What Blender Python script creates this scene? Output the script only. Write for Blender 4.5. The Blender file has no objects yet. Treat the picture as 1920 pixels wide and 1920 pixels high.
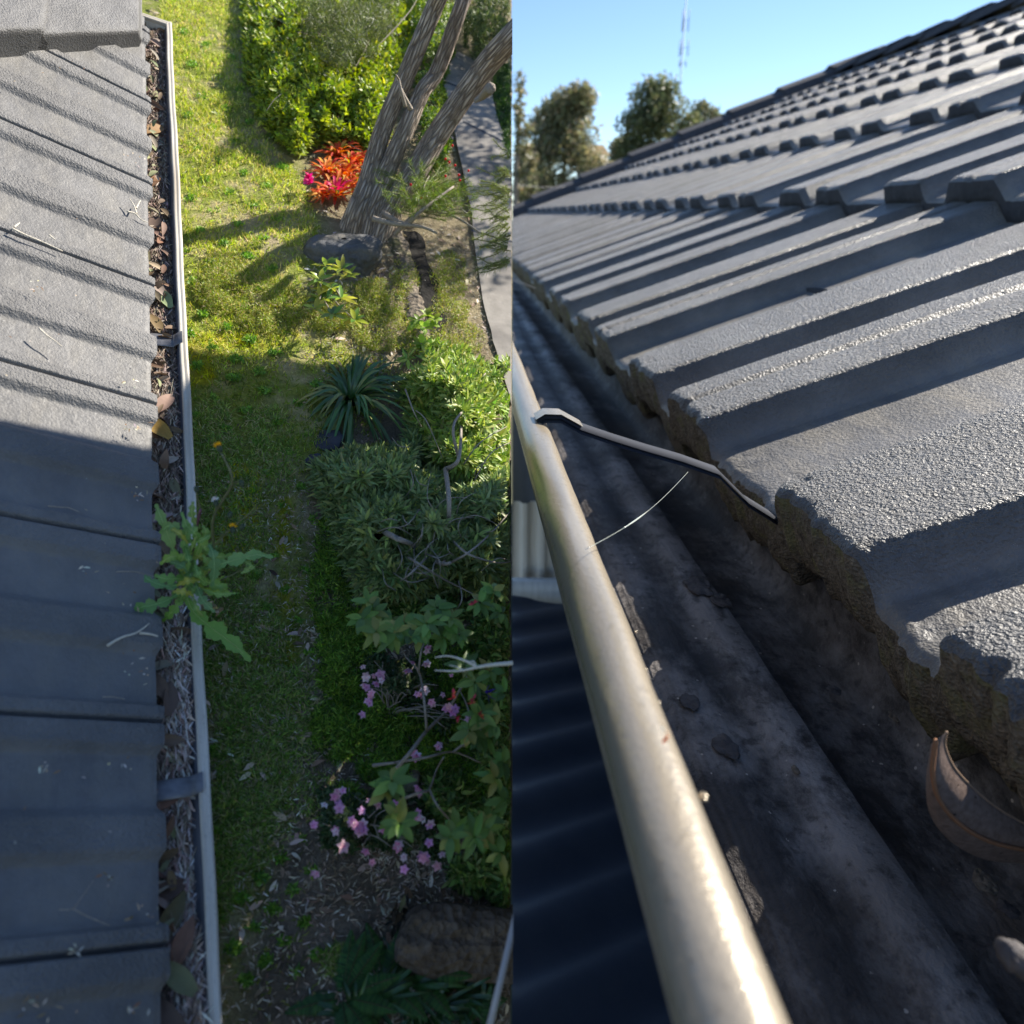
import bpy, math
import numpy as np
from mathutils import Vector

rng = np.random.default_rng(7)
C = bpy.context.scene.collection
sc = bpy.context.scene

# ---------------------------------------------------------------- camera, sky, sun, exposure
PITCH = math.radians(21.5)
cth, sth = math.cos(PITCH), math.sin(PITCH)
RT = np.array([1., 0, 0]); UP = np.array([0, sth, cth]); FW = np.array([0, cth, -sth])
FPX = 1420.0
cam = bpy.data.cameras.new('camera')
cam.lens = 36 * FPX / 1920; cam.sensor_width = 36
cam.clip_start = 0.02; cam.clip_end = 6000
cam.dof.use_dof = True; cam.dof.focus_distance = 4.3; cam.dof.aperture_fstop = 1.15
co = bpy.data.objects.new('camera', cam); C.objects.link(co)
co.rotation_euler = (math.pi / 2 - PITCH, 0, 0)
sc.camera = co

S = np.array([.66, .43, .61]); S /= np.linalg.norm(S)
w = bpy.data.worlds.new('World'); sc.world = w; w.use_nodes = True
nt = w.node_tree
sky = nt.nodes.new('ShaderNodeTexSky'); sky.sky_type = 'NISHITA'; sky.sun_disc = False
sky.sun_elevation = math.asin(S[2]); sky.sun_rotation = math.atan2(S[0], S[1])
sky.altitude = 1800; sky.air_density = 1.0; sky.dust_density = 0.1; sky.ozone_density = 3.5
nt.links.new(sky.outputs[0], nt.nodes['Background'].inputs[0])
nt.nodes['Background'].inputs[1].default_value = 0.078
sl = bpy.data.lights.new('sun', 'SUN'); sl.energy = 4.2; sl.angle = math.radians(0.5); sl.color = (1, .93, .82)
so = bpy.data.objects.new('sun', sl); C.objects.link(so)
so.rotation_euler = Vector(S).to_track_quat('Z', 'Y').to_euler()
so.location = (0, 0, 30)
sc.view_settings.view_transform = 'Standard'; sc.view_settings.look = 'None'
sc.view_settings.exposure = 1.32; sc.view_settings.gamma = 1
sc.cycles.max_bounces = 6; sc.cycles.transparent_max_bounces = 6

# ---------------------------------------------------------------- helpers
def norm(v): return v / np.maximum(np.linalg.norm(v, axis=-1, keepdims=True), 1e-9)
def ray(px, py):
    px = np.asarray(px, float)[..., None]; py = np.asarray(py, float)[..., None]
    return (px - 960) / FPX * RT + (960 - py) / FPX * UP + FW
def W(px, py, d): return ray(px, py) * np.asarray(d, float)[..., None]
def project(P):
    z = P @ FW
    return 960 + FPX * (P @ RT) / z, 960 - FPX * (P @ UP) / z, z

def hsh(i, j, seed):
    n = (i.astype(np.int64) * 374761393 + j.astype(np.int64) * 668265263 + seed * 974634777) & 0xffffffff
    n = ((n ^ (n >> 13)) * 1274126177) & 0xffffffff
    return ((n ^ (n >> 16)) & 0xffff) / 65535.0
def vn(x, y, seed=0):
    x = np.asarray(x, float); y = np.asarray(y, float)
    i = np.floor(x); j = np.floor(y); fx = x - i; fy = y - j
    fx = fx * fx * (3 - 2 * fx); fy = fy * fy * (3 - 2 * fy)
    return ((hsh(i, j, seed) * (1 - fx) + hsh(i + 1, j, seed) * fx) * (1 - fy)
            + (hsh(i, j + 1, seed) * (1 - fx) + hsh(i + 1, j + 1, seed) * fx) * fy)
def fbm(x, y, o=3, seed=0):
    t = 0; a = .5
    for k in range(o):
        t = t + a * vn(x * 2 ** k, y * 2 ** k, seed + k * 17); a *= .5
    return t / (1 - .5 ** o)
def smooth(a, b, x):
    t = np.clip((x - a) / (b - a), 0, 1); return t * t * (3 - 2 * t)
def inpoly(x, y, poly):
    x = np.asarray(x); y = np.asarray(y); r = np.zeros(x.shape, bool); n = len(poly)
    for i in range(n):
        x1, y1 = poly[i]; x2, y2 = poly[(i + 1) % n]
        if y1 == y2: continue
        r ^= ((y1 > y) != (y2 > y)) & (x < (x2 - x1) * (y - y1) / (y2 - y1) + x1)
    return r

def tag(o, label=None, cat=None, group=None, kind=None):
    if label: o['label'] = label
    if cat: o['category'] = cat
    if group: o['group'] = group
    if kind: o['kind'] = kind
    return o
def empty(name, loc, label=None, cat=None, group=None, kind=None):
    o = bpy.data.objects.new(name, None); C.objects.link(o)
    o.location = Vector(np.asarray(loc, float)); o.empty_display_size = .1
    return tag(o, label, cat, group, kind)

def meshobj(name, V, F, mat, parent=None, col=None, tc=None, attrs=None, smooth_=True):
    """V (n,3); F an (m,k) int array, or a list of such arrays."""
    V = np.asarray(V, float)
    if parent is not None: V = V - np.array(parent.location)
    Fs = F if isinstance(F, list) else [F]
    Fs = [np.asarray(f, np.int32) for f in Fs if len(f)]
    me = bpy.data.meshes.new(name)
    me.vertices.add(len(V)); me.vertices.foreach_set('co', V.ravel())
    nl = sum(f.size for f in Fs); npn = sum(len(f) for f in Fs)
    me.loops.add(nl); me.polygons.add(npn)
    me.loops.foreach_set('vertex_index', np.concatenate([f.ravel() for f in Fs]))
    tot = np.concatenate([np.full(len(f), f.shape[1], np.int32) for f in Fs])
    st = np.concatenate([[0], np.cumsum(tot)[:-1]]).astype(np.int32)
    me.polygons.foreach_set('loop_start', st)
    me.polygons.foreach_set('loop_total', tot)
    me.polygons.foreach_set('use_smooth', np.full(npn, smooth_))
    if col is not None:
        a = me.color_attributes.new('Col', 'FLOAT_COLOR', 'POINT')
        c4 = np.ones((len(V), 4)); c4[:, :3] = col; a.data.foreach_set('color', c4.ravel())
    if tc is not None:
        a = me.attributes.new('tc', 'FLOAT_VECTOR', 'POINT'); a.data.foreach_set('vector', np.asarray(tc, float).ravel())
    for k, v in (attrs or {}).items():
        a = me.attributes.new(k, 'FLOAT', 'POINT'); a.data.foreach_set('value', np.asarray(v, float))
    me.update(calc_edges=True); me.validate()
    me.materials.append(mat)
    o = bpy.data.objects.new(name, me); C.objects.link(o)
    if parent is not None: o.parent = parent
    return o

class Geo:
    """collects quads and tris with per-vertex colour and texture coordinates"""
    def __init__(s): s.V = []; s.Q = []; s.T = []; s.c = []; s.t = []; s.n = 0
    def add(s, V, Q=None, T=None, col=(.5, .5, .5), tc=None):
        V = np.asarray(V, float)
        if Q is not None and len(Q): s.Q.append(np.asarray(Q) + s.n)
        if T is not None and len(T): s.T.append(np.asarray(T) + s.n)
        s.V.append(V); c = np.asarray(col, float)
        s.c.append(np.broadcast_to(c, (len(V), 3)) if c.ndim == 1 else c)
        s.t.append(V if tc is None else tc); s.n += len(V)
    def build(s, name, mat, parent=None, smooth_=True, label=None, clip=None):
        V = np.concatenate(s.V); F = []
        if s.Q: F.append(np.concatenate(s.Q))
        if s.T: F.append(np.concatenate(s.T))
        o = meshobj(name, V, F, mat, parent, np.concatenate(s.c), np.concatenate(s.t), None, smooth_)
        if label: o['label'] = label
        return o

def ribbons(g, P, side, hw, col, fold=0.0, upv=None, xmax=None):
    """P (n,m,3) centre lines, side (n,3)/(n,m,3), hw (n,m) half widths, col (n,3)"""
    P = np.asarray(P, float); n, m, _ = P.shape
    side = np.asarray(side, float)
    if side.ndim == 2: side = side[:, None, :] * np.ones((1, m, 1))
    hw = np.broadcast_to(np.asarray(hw, float), (n, m))
    col = np.broadcast_to(np.asarray(col, float), (n, 3))
    if xmax is not None:
        ok = (P[..., 0].max(1) + hw.max(1)) < xmax
        P = P[ok]; side = side[ok]; hw = hw[ok]; col = col[ok]; n = len(P)
        if upv is not None and np.asarray(upv).ndim == 2: upv = np.asarray(upv)[ok]
    if n == 0: return
    if fold:
        tan = np.gradient(P, axis=1); nn = norm(np.cross(side, tan))
        Lf = P - side * hw[..., None] + nn * (fold * hw)[..., None]
        Rr = P + side * hw[..., None] + nn * (fold * hw)[..., None]
        V = np.stack([Lf, P, Rr], 2)                     # n,m,3,3
        k = 3
    else:
        V = np.stack([P - side * hw[..., None], P + side * hw[..., None]], 2); k = 2
    idx = np.arange(n * m * k).reshape(n, m, k)
    Q = []
    for c in range(k - 1):
        Q.append(np.stack([idx[:, :-1, c], idx[:, :-1, c + 1], idx[:, 1:, c + 1], idx[:, 1:, c]], -1).reshape(-1, 4))
    g.add(V.reshape(-1, 3), Q=np.concatenate(Q), col=np.repeat(col, m * k, axis=0))

def leaves(g, P, D, N, L, hw, col, curve=.25, m=4, fold=.25, xmax=None):
    """leaf shapes from base P along D, normal N, length L, half width hw"""
    n = len(P); D = norm(np.broadcast_to(np.asarray(D, float), (n, 3))); Sd = norm(np.cross(D, N)); N2 = norm(np.cross(Sd, D))
    t = np.linspace(0, 1, m + 1); L = np.broadcast_to(L, (n,)); hw = np.broadcast_to(hw, (n,))
    Pc = P[:, None, :] + D[:, None, :] * (t[None, :, None] * L[:, None, None]) - N2[:, None, :] * (curve * (t ** 2)[None, :, None] * L[:, None, None])
    prof = np.sin(np.pi * np.clip(t, .06, .985) ** .8) ** .8 + .02
    ribbons(g, Pc, Sd, hw[:, None] * prof[None, :], col, fold=fold, xmax=xmax)

def pick(n, pal, jit=.18, wts=None):
    pal = np.asarray(pal, float); i = rng.choice(len(pal), n, p=None if wts is None else np.asarray(wts, float) / np.sum(wts))
    c = pal[i] * (1 + jit * rng.standard_normal((n, 1))) * (1 + .06 * rng.standard_normal((n, 3)))
    return np.clip(c, .004, .95)
def rdir(n): return norm(rng.standard_normal((n, 3)))

def tube(g, pts, rad, seg=8, col=(.3, .25, .2), wob=0, cap=True):
    pts = np.asarray(pts, float); m = len(pts); rad = np.broadcast_to(np.asarray(rad, float), (m,))
    tan = norm(np.gradient(pts, axis=0)); ref = np.array([.3, -.2, .93])
    if abs(tan[0] @ ref) > .9: ref = np.array([1., 0, 0])
    u = np.zeros_like(pts); u[0] = norm(np.cross(tan[0], ref))
    for i in range(1, m):
        u[i] = norm(u[i - 1] - tan[i] * (u[i - 1] @ tan[i]))
    v = np.cross(tan, u)
    a = np.linspace(0, 2 * np.pi, seg, endpoint=False)
    ln = np.concatenate([[0], np.cumsum(np.linalg.norm(np.diff(pts, axis=0), axis=1))])
    rr = rad[:, None] * np.ones((1, seg))
    if wob:
        lo = ln / max(rad.max(), 1e-6)
        rr = rr * (1 + wob * (fbm(np.cos(a)[None, :] * 2.2 + 9 + np.sin(a)[None, :], lo[:, None] * .35 + np.sin(a)[None, :] * 2.2, 3, 5) - .5) * 2)
    V = pts[:, None] + (np.cos(a)[None, :, None] * u[:, None] + np.sin(a)[None, :, None] * v[:, None]) * rr[..., None]
    tcs = np.stack([np.cos(a)[None] * rad[:, None], np.sin(a)[None] * rad[:, None], ln[:, None] * np.ones((1, seg))], -1)
    idx = np.arange(m * seg).reshape(m, seg); nx = np.roll(idx, -1, axis=1)
    Q = np.stack([idx[:-1], nx[:-1], nx[1:], idx[1:]], -1).reshape(-1, 4)
    T = []
    VV = V.reshape(-1, 3); TT = tcs.reshape(-1, 3)
    if cap:
        k0 = len(VV); VV = np.concatenate([VV, pts[:1], pts[-1:]]); TT = np.concatenate([TT, TT[:1], TT[-1:]])
        T = [(k0, nx[0, j], idx[0, j]) for j in range(seg)] + [(k0 + 1, idx[-1, j], nx[-1, j]) for j in range(seg)]
    g.add(VV, Q=Q, T=T, col=col, tc=TT)

def spline(pts, n):
    pts = np.asarray(pts, float); m = len(pts)
    t = np.linspace(0, m - 1, n); i = np.clip(np.floor(t).astype(int), 0, m - 2); f = (t - i)[:, None]
    p0 = pts[np.maximum(i - 1, 0)]; p1 = pts[i]; p2 = pts[i + 1]; p3 = pts[np.minimum(i + 2, m - 1)]
    return .5 * ((2 * p1) + (-p0 + p2) * f + (2 * p0 - 5 * p1 + 4 * p2 - p3) * f ** 2 + (-p0 + 3 * p1 - 3 * p2 + p3) * f ** 3)

def grid_faces(a, b, flip=False):
    i = np.arange(a * b).reshape(a, b)
    Q = np.stack([i[:-1, :-1], i[1:, :-1], i[1:, 1:], i[:-1, 1:]], -1).reshape(-1, 4)
    return Q[:, ::-1] if flip else Q
def sweep(g, sec, path_fn, ss, col, closed=False):
    """sec: list of section points; path_fn(section point, s) -> world; ss stations"""
    k = len(sec); V = np.array([[path_fn(p, s) for p in sec] for s in ss]).reshape(-1, 3)
    Q = grid_faces(len(ss), k)
    tc = np.array([[(p[0], p[1], s) for p in sec] for s in ss], float).reshape(-1, 3)
    if closed:
        i = np.arange(len(ss) * k).reshape(len(ss), k)
        Q = np.concatenate([Q, np.stack([i[:-1, -1], i[1:, -1], i[1:, 0], i[:-1, 0]], -1).reshape(-1, 4)])
    g.add(V, Q=Q, col=col, tc=tc)
def box(g, o, ax, ay, az, col=(.5, .5, .5)):
    o, ax, ay, az = map(lambda v: np.asarray(v, float), (o, ax, ay, az))
    V = np.array([o + i * ax + j * ay + k * az for k in (0, 1) for j in (0, 1) for i in (0, 1)])
    Q = [(0, 2, 3, 1), (4, 5, 7, 6), (0, 1, 5, 4), (2, 6, 7, 3), (0, 4, 6, 2), (1, 3, 7, 5)]
    g.add(V, Q=Q, col=col)
def bisect_x(o, keep_positive=True):
    import bmesh
    bm = bmesh.new(); bm.from_mesh(o.data)
    off = o.parent.location[0] if o.parent else 0
    bmesh.ops.bisect_plane(bm, geom=bm.verts[:] + bm.edges[:] + bm.faces[:], plane_co=(0.003 - off, 0, 0),
                           plane_no=(-1 if keep_positive else 1, 0, 0), clear_outer=True)
    bm.to_mesh(o.data); bm.free()

# ---------------------------------------------------------------- materials
class M:
    def __init__(s, name, rough=.6, spec=.5):
        s.m = bpy.data.materials.new(name); s.m.use_nodes = True; s.t = s.m.node_tree
        s.b = s.t.nodes['Principled BSDF']; s.b.inputs['Roughness'].default_value = rough
        s.b.inputs['Specular IOR Level'].default_value = spec
    def n(s, typ, **kw):
        x = s.t.nodes.new('ShaderNode' + typ)
        for k, v in kw.items(): setattr(x, k, v)
        return x
    def l(s, a, b): s.t.links.new(a, b)
    def attr(s, name): return s.n('Attribute', attribute_name=name)
    def noise(s, vec, scale, detail=4, rough=.6, dim='3D'):
        x = s.n('TexNoise'); x.inputs['Scale'].default_value = scale; x.inputs['Detail'].default_value = detail
        x.inputs['Roughness'].default_value = rough
        if vec is not None: s.l(vec, x.inputs['Vector'])
        return x
    def vor(s, vec, scale, feature='F1'):
        x = s.n('TexVoronoi', feature=feature); x.inputs['Scale'].default_value = scale
        if vec is not None: s.l(vec, x.inputs['Vector'])
        return x
    def ramp(s, fac, stops):
        x = s.n('ValToRGB'); e = x.color_ramp.elements
        while len(e) < len(stops): e.new(.5)
        for q, (p, c) in zip(e, stops): q.position = p; q.color = (*c, 1) if len(c) == 3 else c
        s.l(fac, x.inputs['Fac']); return x
    def mapr(s, v, a, b, c, d):
        x = s.n('MapRange'); s.l(v, x.inputs[0])
        for i, q in enumerate((a, b, c, d)): x.inputs[1 + i].default_value = q
        return x
    def mix(s, f, a, b, mode='MIX'):
        x = s.n('Mix', data_type='RGBA', blend_type=mode)
        if isinstance(f, (int, float)): x.inputs[0].default_value = f
        else: s.l(f, x.inputs[0])
        for k, q in ((6, a), (7, b)):
            if isinstance(q, tuple): x.inputs[k].default_value = (*q, 1)
            else: s.l(q, x.inputs[k])
        return x
    def math(s, op, a, b=None):
        x = s.n('Math', operation=op)
        for k, q in ((0, a), (1, b)):
            if q is None: continue
            if isinstance(q, (int, float)): x.inputs[k].default_value = q
            else: s.l(q, x.inputs[k])
        return x
    def bump(s, h, strength=.5, dist=.01, nrm=None):
        x = s.n('Bump')
        if isinstance(strength, (int, float)): x.inputs['Strength'].default_value = strength
        else: s.l(strength, x.inputs['Strength'])
        x.inputs['Distance'].default_value = dist; s.l(h, x.inputs['Height'])
        if nrm is not None: s.l(nrm, x.inputs['Normal'])
        return x
    def scale(s, vec, v):
        x = s.n('Mapping'); s.l(vec, x.inputs['Vector']); x.inputs['Scale'].default_value = v; return x.outputs[0]

def leaf_mat(name, rough=.45, trans=.3, spec=.4):
    m = M(name, rough, spec); a = m.attr('Col')
    geo = m.n('NewGeometry'); nz = m.noise(geo.outputs['Position'], 60, 2)
    c = m.mix(m.mapr(nz.outputs[0], .3, .7, 0, .35).outputs[0], a.outputs['Color'], (.0, .0, .0))
    c2 = m.mix(.35, a.outputs['Color'], c.outputs[2])
    m.l(c2.outputs[2], m.b.inputs['Base Color'])
    tr = m.n('BsdfTranslucent'); hs = m.n('HueSaturation'); hs.inputs['Value'].default_value = 1.5; hs.inputs['Saturation'].default_value = 1.15
    m.l(a.outputs['Color'], hs.inputs['Color']); m.l(hs.outputs[0], tr.inputs['Color'])
    mx = m.n('MixShader'); mx.inputs[0].default_value = trans
    m.l(m.b.outputs[0], mx.inputs[1]); m.l(tr.outputs[0], mx.inputs[2])
    m.l(mx.outputs[0], m.t.nodes['Material Output'].inputs['Surface'])
    return m.m
LEAF = leaf_mat('foliage'); GLOSSLEAF = leaf_mat('glossy_foliage', .3, .18, .6)
DRY = leaf_mat('dry_litter', .7, .08, .25); PETAL = leaf_mat('petal', .5, .3, .3)

def bark_mat(name, c1, c2, sc_=9, dist=.02, strength=.9):
    m = M(name, .85, .2); a = m.attr('tc'); v = m.scale(a.outputs['Vector'], (1, 1, .10))
    n1 = m.noise(v, sc_ * 3, 5, .7); nd = m.noise(v, sc_ * 2, 3, .6); va = m.n('VectorMath', operation='MULTIPLY_ADD'); m.l(nd.outputs['Color'], va.inputs[0]); va.inputs[1].default_value = (.05, .05, .02); m.l(m.scale(a.outputs['Vector'], (1, 1, .12)), va.inputs[2]); vo = m.vor(va.outputs[0], sc_ * 5, 'DISTANCE_TO_EDGE')
    h = m.math('ADD', m.mapr(vo.outputs['Distance'], 0, .25, 0, 1).outputs[0], n1.outputs[0])
    r = m.ramp(m.mapr(h.outputs[0], .3, 1.5, 0, 1).outputs[0], [(0, c2), (.45, tuple(.5 * (x + y) for x, y in zip(c1, c2))), (1, c1)])
    m.l(r.outputs[0], m.b.inputs['Base Color']); m.l(m.bump(h.outputs[0], strength, dist).outputs[0], m.b.inputs['Normal'])
    return m.m
BARK = bark_mat('furrowed_bark', (.55, .46, .37), (.10, .075, .055))
TWIG = bark_mat('pale_twig', (.42, .37, .31), (.2, .17, .14), 40, .003, .4)
WHITETWIG = bark_mat('bleached_twig', (.8, .74, .62), (.5, .44, .34), 40, .003, .4)


def tile_mat(name, size, rough=.42, base=(.085, .093, .108), warm=(.19, .178, .155), bk=1.0):
    """painted rough concrete tile; attributes: crest (0..1) grain strength"""
    m = M(name, rough, .5); tc = m.attr('tc'); cr = m.attr('crest'); v = tc.outputs['Vector']
    n1 = m.noise(v, .7 / size, 6, .75); n2 = m.noise(v, 22 / size, 3, .6)
    col = m.mix(m.mapr(n1.outputs[0], .4, .72, 0, 1).outputs[0], base, tuple(x * 1.7 for x in base))
    stretched = m.noise(m.scale(v, (1, .25, 1)), 3.5 / size, 5, .7)
    d = m.math('MULTIPLY', m.mapr(stretched.outputs[0], .45, .7, 0, 1).outputs[0], m.mapr(cr.outputs['Fac'], 0, .6, .8, .12).outputs[0])
    col2 = m.mix(d.outputs[0], col.outputs[2], warm)
    spk = m.vor(v, 60 / size)
    sp = m.math('LESS_THAN', spk.outputs['Distance'], .10); n3 = m.noise(v, 9 / size, 1)
    sp2 = m.math('MULTIPLY', sp.outputs[0], m.math('GREATER_THAN', n3.outputs[0], .58).outputs[0])
    col3 = m.mix(sp2.outputs[0], col2.outputs[2], (.4, .4, .4))
    m.l(col3.outputs[2], m.b.inputs['Base Color'])
    # grain: rounded pits and grains
    g1 = m.vor(v, 46 / size, 'SMOOTH_F1'); g2 = m.noise(v, 90 / size, 3, .6); g3 = m.vor(v, 90 / size)
    h = m.math('ADD', m.math('MULTIPLY', g1.outputs['Distance'], 1.0).outputs[0], m.math('MULTIPLY', g2.outputs[0], .55).outputs[0])
    h = m.math('ADD', h.outputs[0], m.math('MULTIPLY', g3.outputs['Distance'], .4).outputs[0])
    st = m.mapr(cr.outputs['Fac'], 0, 1, .22, .95)
    b1 = m.bump(h.outputs[0], st.outputs[0], .012 * size * bk)
    m.l(b1.outputs[0], m.b.inputs['Normal'])
    rr = m.mapr(n2.outputs[0], .3, .7, rough - .08, rough + .14); m.l(rr.outputs[0], m.b.inputs['Roughness'])
    return m.m
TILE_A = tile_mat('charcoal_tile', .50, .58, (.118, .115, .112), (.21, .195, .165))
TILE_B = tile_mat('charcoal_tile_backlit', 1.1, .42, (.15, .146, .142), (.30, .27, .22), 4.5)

def rough_mat(name, c1, c2, scale=8, c3=None, bump=.8, dist=.02, rough=.9):
    m = M(name, rough, .3); tc = m.attr('tc'); v = tc.outputs['Vector']
    n1 = m.noise(v, scale, 6, .7); n2 = m.noise(v, scale * .3, 3, .6); vo = m.vor(v, scale * 3)
    r = m.ramp(m.mapr(n1.outputs[0], .3, .7, 0, 1).outputs[0], [(0, c1), (1, c2)])
    out = r.outputs[0]
    if c3: out = m.mix(m.mapr(n2.outputs[0], .52, .66, 0, .8).outputs[0], out, c3).outputs[2]
    m.l(out, m.b.inputs['Base Color'])
    h = m.math('ADD', n1.outputs[0], m.math('MULTIPLY', vo.outputs['Distance'], .6).outputs[0])
    m.l(m.bump(h.outputs[0], bump, dist).outputs[0], m.b.inputs['Normal'])
    return m.m
TILE_EDGE_B = rough_mat('mossy_concrete_edge', (.08, .062, .042), (.34, .28, .20), 16, (.24, .22, .10), 1, .05)
TILE_EDGE_A = rough_mat('concrete_edge', (.04, .036, .032), (.12, .105, .085), 16, None, .8, .02)
ROCK = rough_mat('slate_rock', (.045, .05, .058), (.16, .17, .185), 5, (.14, .13, .11), .9, .04, .7)
STONE = rough_mat('weathered_stone', (.10, .08, .06), (.30, .25, .19), 9, (.14, .15, .05), 1, .04)
SLAB = rough_mat('dark_paving', (.03, .034, .045), (.06, .065, .08), 6, None, .3, .01, .6)
CONC = rough_mat('concrete_path', (.20, .185, .165), (.34, .315, .285), 5, (.14, .13, .12), .25, .01, .85)
DIRT = rough_mat('dirt_clump', (.05, .045, .045), (.17, .155, .15), 5, None, .9, .05)
LOGM = rough_mat('rotting_log', (.07, .05, .035), (.27, .21, .155), 11, (.12, .09, .06), 1, .06)

def metal_mat(name, base, rough, streak, dusty, metallic=.0, axis=(1, 1, .12), speck=40, bumpd=.002, lines=0):
    m = M(name, rough, .5); tc = m.attr('tc'); v = tc.outputs['Vector']; m.b.inputs['Metallic'].default_value = metallic
    n1 = m.noise(m.scale(v, axis), streak, 5, .65); n2 = m.noise(v, speck, 4, .7)
    f = m.mapr(n1.outputs[0], .38, .68, 0, 1)
    c = m.mix(f.outputs[0], base, dusty)
    c2 = m.mix(m.mapr(n2.outputs[0], .56, .7, 0, .55).outputs[0], c.outputs[2], tuple(x * .55 for x in base))
    m.l(c2.outputs[2], m.b.inputs['Base Color'])
    h = n2.outputs[0]
    if lines:
        wv = m.n('TexWave', wave_type='BANDS', bands_direction='X'); wv.inputs['Scale'].default_value = lines; wv.inputs['Distortion'].default_value = 1.2
        wv.inputs['Detail'].default_value = 3; m.l(v, wv.inputs['Vector'])
        h = m.math('ADD', n2.outputs[0], wv.outputs['Fac']).outputs[0]
    m.l(m.bump(h, .35, bumpd).outputs[0], m.b.inputs['Normal'])
    return m.m
LIP_A = metal_mat('cream_gutter_lip', (.62, .58, .50), .4, 14, (.42, .36, .28), 0, (1, 1, .08), 60)
TROUGH_A = metal_mat('blue_grey_gutter', (.075, .085, .115), .35, 9, (.14, .15, .17), .1)
STRAP_A = metal_mat('galvanised_strap', (.22, .22, .23), .4, 20, (.11, .115, .13), .5, (.2, 1, 1), 120)
BEAD_B = metal_mat('cream_gutter_bead', (.47, .40, .30), .27, 2.2, (.33, .29, .23), .5, (1, 1, .1), 26, .008)
STRAP_B = metal_mat('shade_painted_strap', (.010, .014, .026), .9, 2.2, (.02, .025, .04), 0)  # the strap's shade is painted in as a near-black base
WALL_B = metal_mat('shade_painted_gutter_wall', (.016, .02, .032), .6, 1.2, (.04, .04, .045), 0)  # gutter shade put into the wall's near-black base
m = M('stained_gutter_floor', .62, .35); tc = m.attr('tc'); v = tc.outputs['Vector']
nA = m.noise(m.scale(v, (1, 1, .65)), 1.5, 8, .74); nB_ = m.noise(v, .5, 4, .6); nC = m.noise(v, 8, 5, .7); vC = m.vor(v, 10)
wv_ = m.n('TexWave', wave_type='BANDS', bands_direction='X'); wv_.inputs['Scale'].default_value = 7; wv_.inputs['Distortion'].default_value = 2.5; wv_.inputs['Detail'].default_value = 4; m.l(m.scale(v, (1, 1, .6)), wv_.inputs['Vector'])
sx = m.n('SeparateXYZ'); m.l(v, sx.inputs[0])
stripe = m.math('MULTIPLY', m.mapr(sx.outputs[0], 1.66, 1.84, 0, 1).outputs[0], m.mapr(sx.outputs[0], 2.0, 2.03, 1, 0).outputs[0])
near = m.mapr(sx.outputs[0], 1.2, 1.45, 1, 0)
fA = m.math('ADD', m.mapr(nA.outputs[0], .44, .66, 0, .75).outputs[0], m.math('MULTIPLY', stripe.outputs[0], m.mapr(nA.outputs[0], .35, .5, 0, .8).outputs[0]).outputs[0])
fA = m.math('ADD', fA.outputs[0], m.math('MULTIPLY', m.math('MULTIPLY', near.outputs[0], wv_.outputs['Fac']).outputs[0], .10).outputs[0]); fA.use_clamp = True
cA = m.mix(fA.outputs[0], (.045, .040, .038), (.36, .33, .31))
cB = m.mix(m.mapr(nB_.outputs[0], .45, .62, 0, .55).outputs[0], cA.outputs[2], (.10, .075, .055))
cC = m.mix(m.mapr(nC.outputs[0], .52, .66, 0, .7).outputs[0], cB.outputs[2], (.022, .02, .02))
spk_ = m.math('LESS_THAN', vC.outputs['Distance'], .10); spn = m.math('MULTIPLY', spk_.outputs[0], m.math('GREATER_THAN', nA.outputs[0], .5).outputs[0])
cD = m.mix(spn.outputs[0], cC.outputs[2], (.45, .40, .34)); m.l(cD.outputs[2], m.b.inputs['Base Color'])
hB = m.math('ADD', nC.outputs[0], m.math('MULTIPLY', wv_.outputs['Fac'], .04).outputs[0]); hB = m.math('ADD', hB.outputs[0], nA.outputs[0]); m.l(m.bump(hB.outputs[0], .8, .03).outputs[0], m.b.inputs['Normal'])
FLOOR_B = m.m
DARKMETAL = metal_mat('dark_roofing', (.035, .045, .07), .5, 1, (.05, .06, .085), 0)
CREAM = metal_mat('cream_sheeting', (.75, .68, .6), .5, 2, (.6, .54, .47), 0)
GREYPOLE = metal_mat('grey_conduit', (.42, .42, .43), .45, 9, (.3, .3, .31), 0)

# ================================================================ LEFT: hillside garden seen over the eave
aG = math.radians(49)
NG = norm(math.cos(aG) * UP - math.sin(aG) * FW + .30 * RT); HG = 3.22
E2 = np.cross(NG, RT); E2 = E2 / np.linalg.norm(E2)           # up the slope
if E2[1] < 0: E2 = -E2
def gp(px, py, hh=0.0):
    d = ray(px, py); hh = np.asarray(hh, float)
    k = -(HG - hh) / (d @ NG); return d * k[..., None]
E1 = np.cross(E2, NG); E1 = E1 * np.sign(E1[0]); AM = HG * NG[0] / E1[0]
def gab(a, b): return (a + AM)[..., None] * E1 + b[..., None] * E2 - HG * NG
def ghgt(a, b): return .05 * (fbm(a * 1.6 + 31, b * 1.6 + 7, 3, 3) - .5) + .012 * (vn(a * 14, b * 14, 8) - .5)

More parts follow.
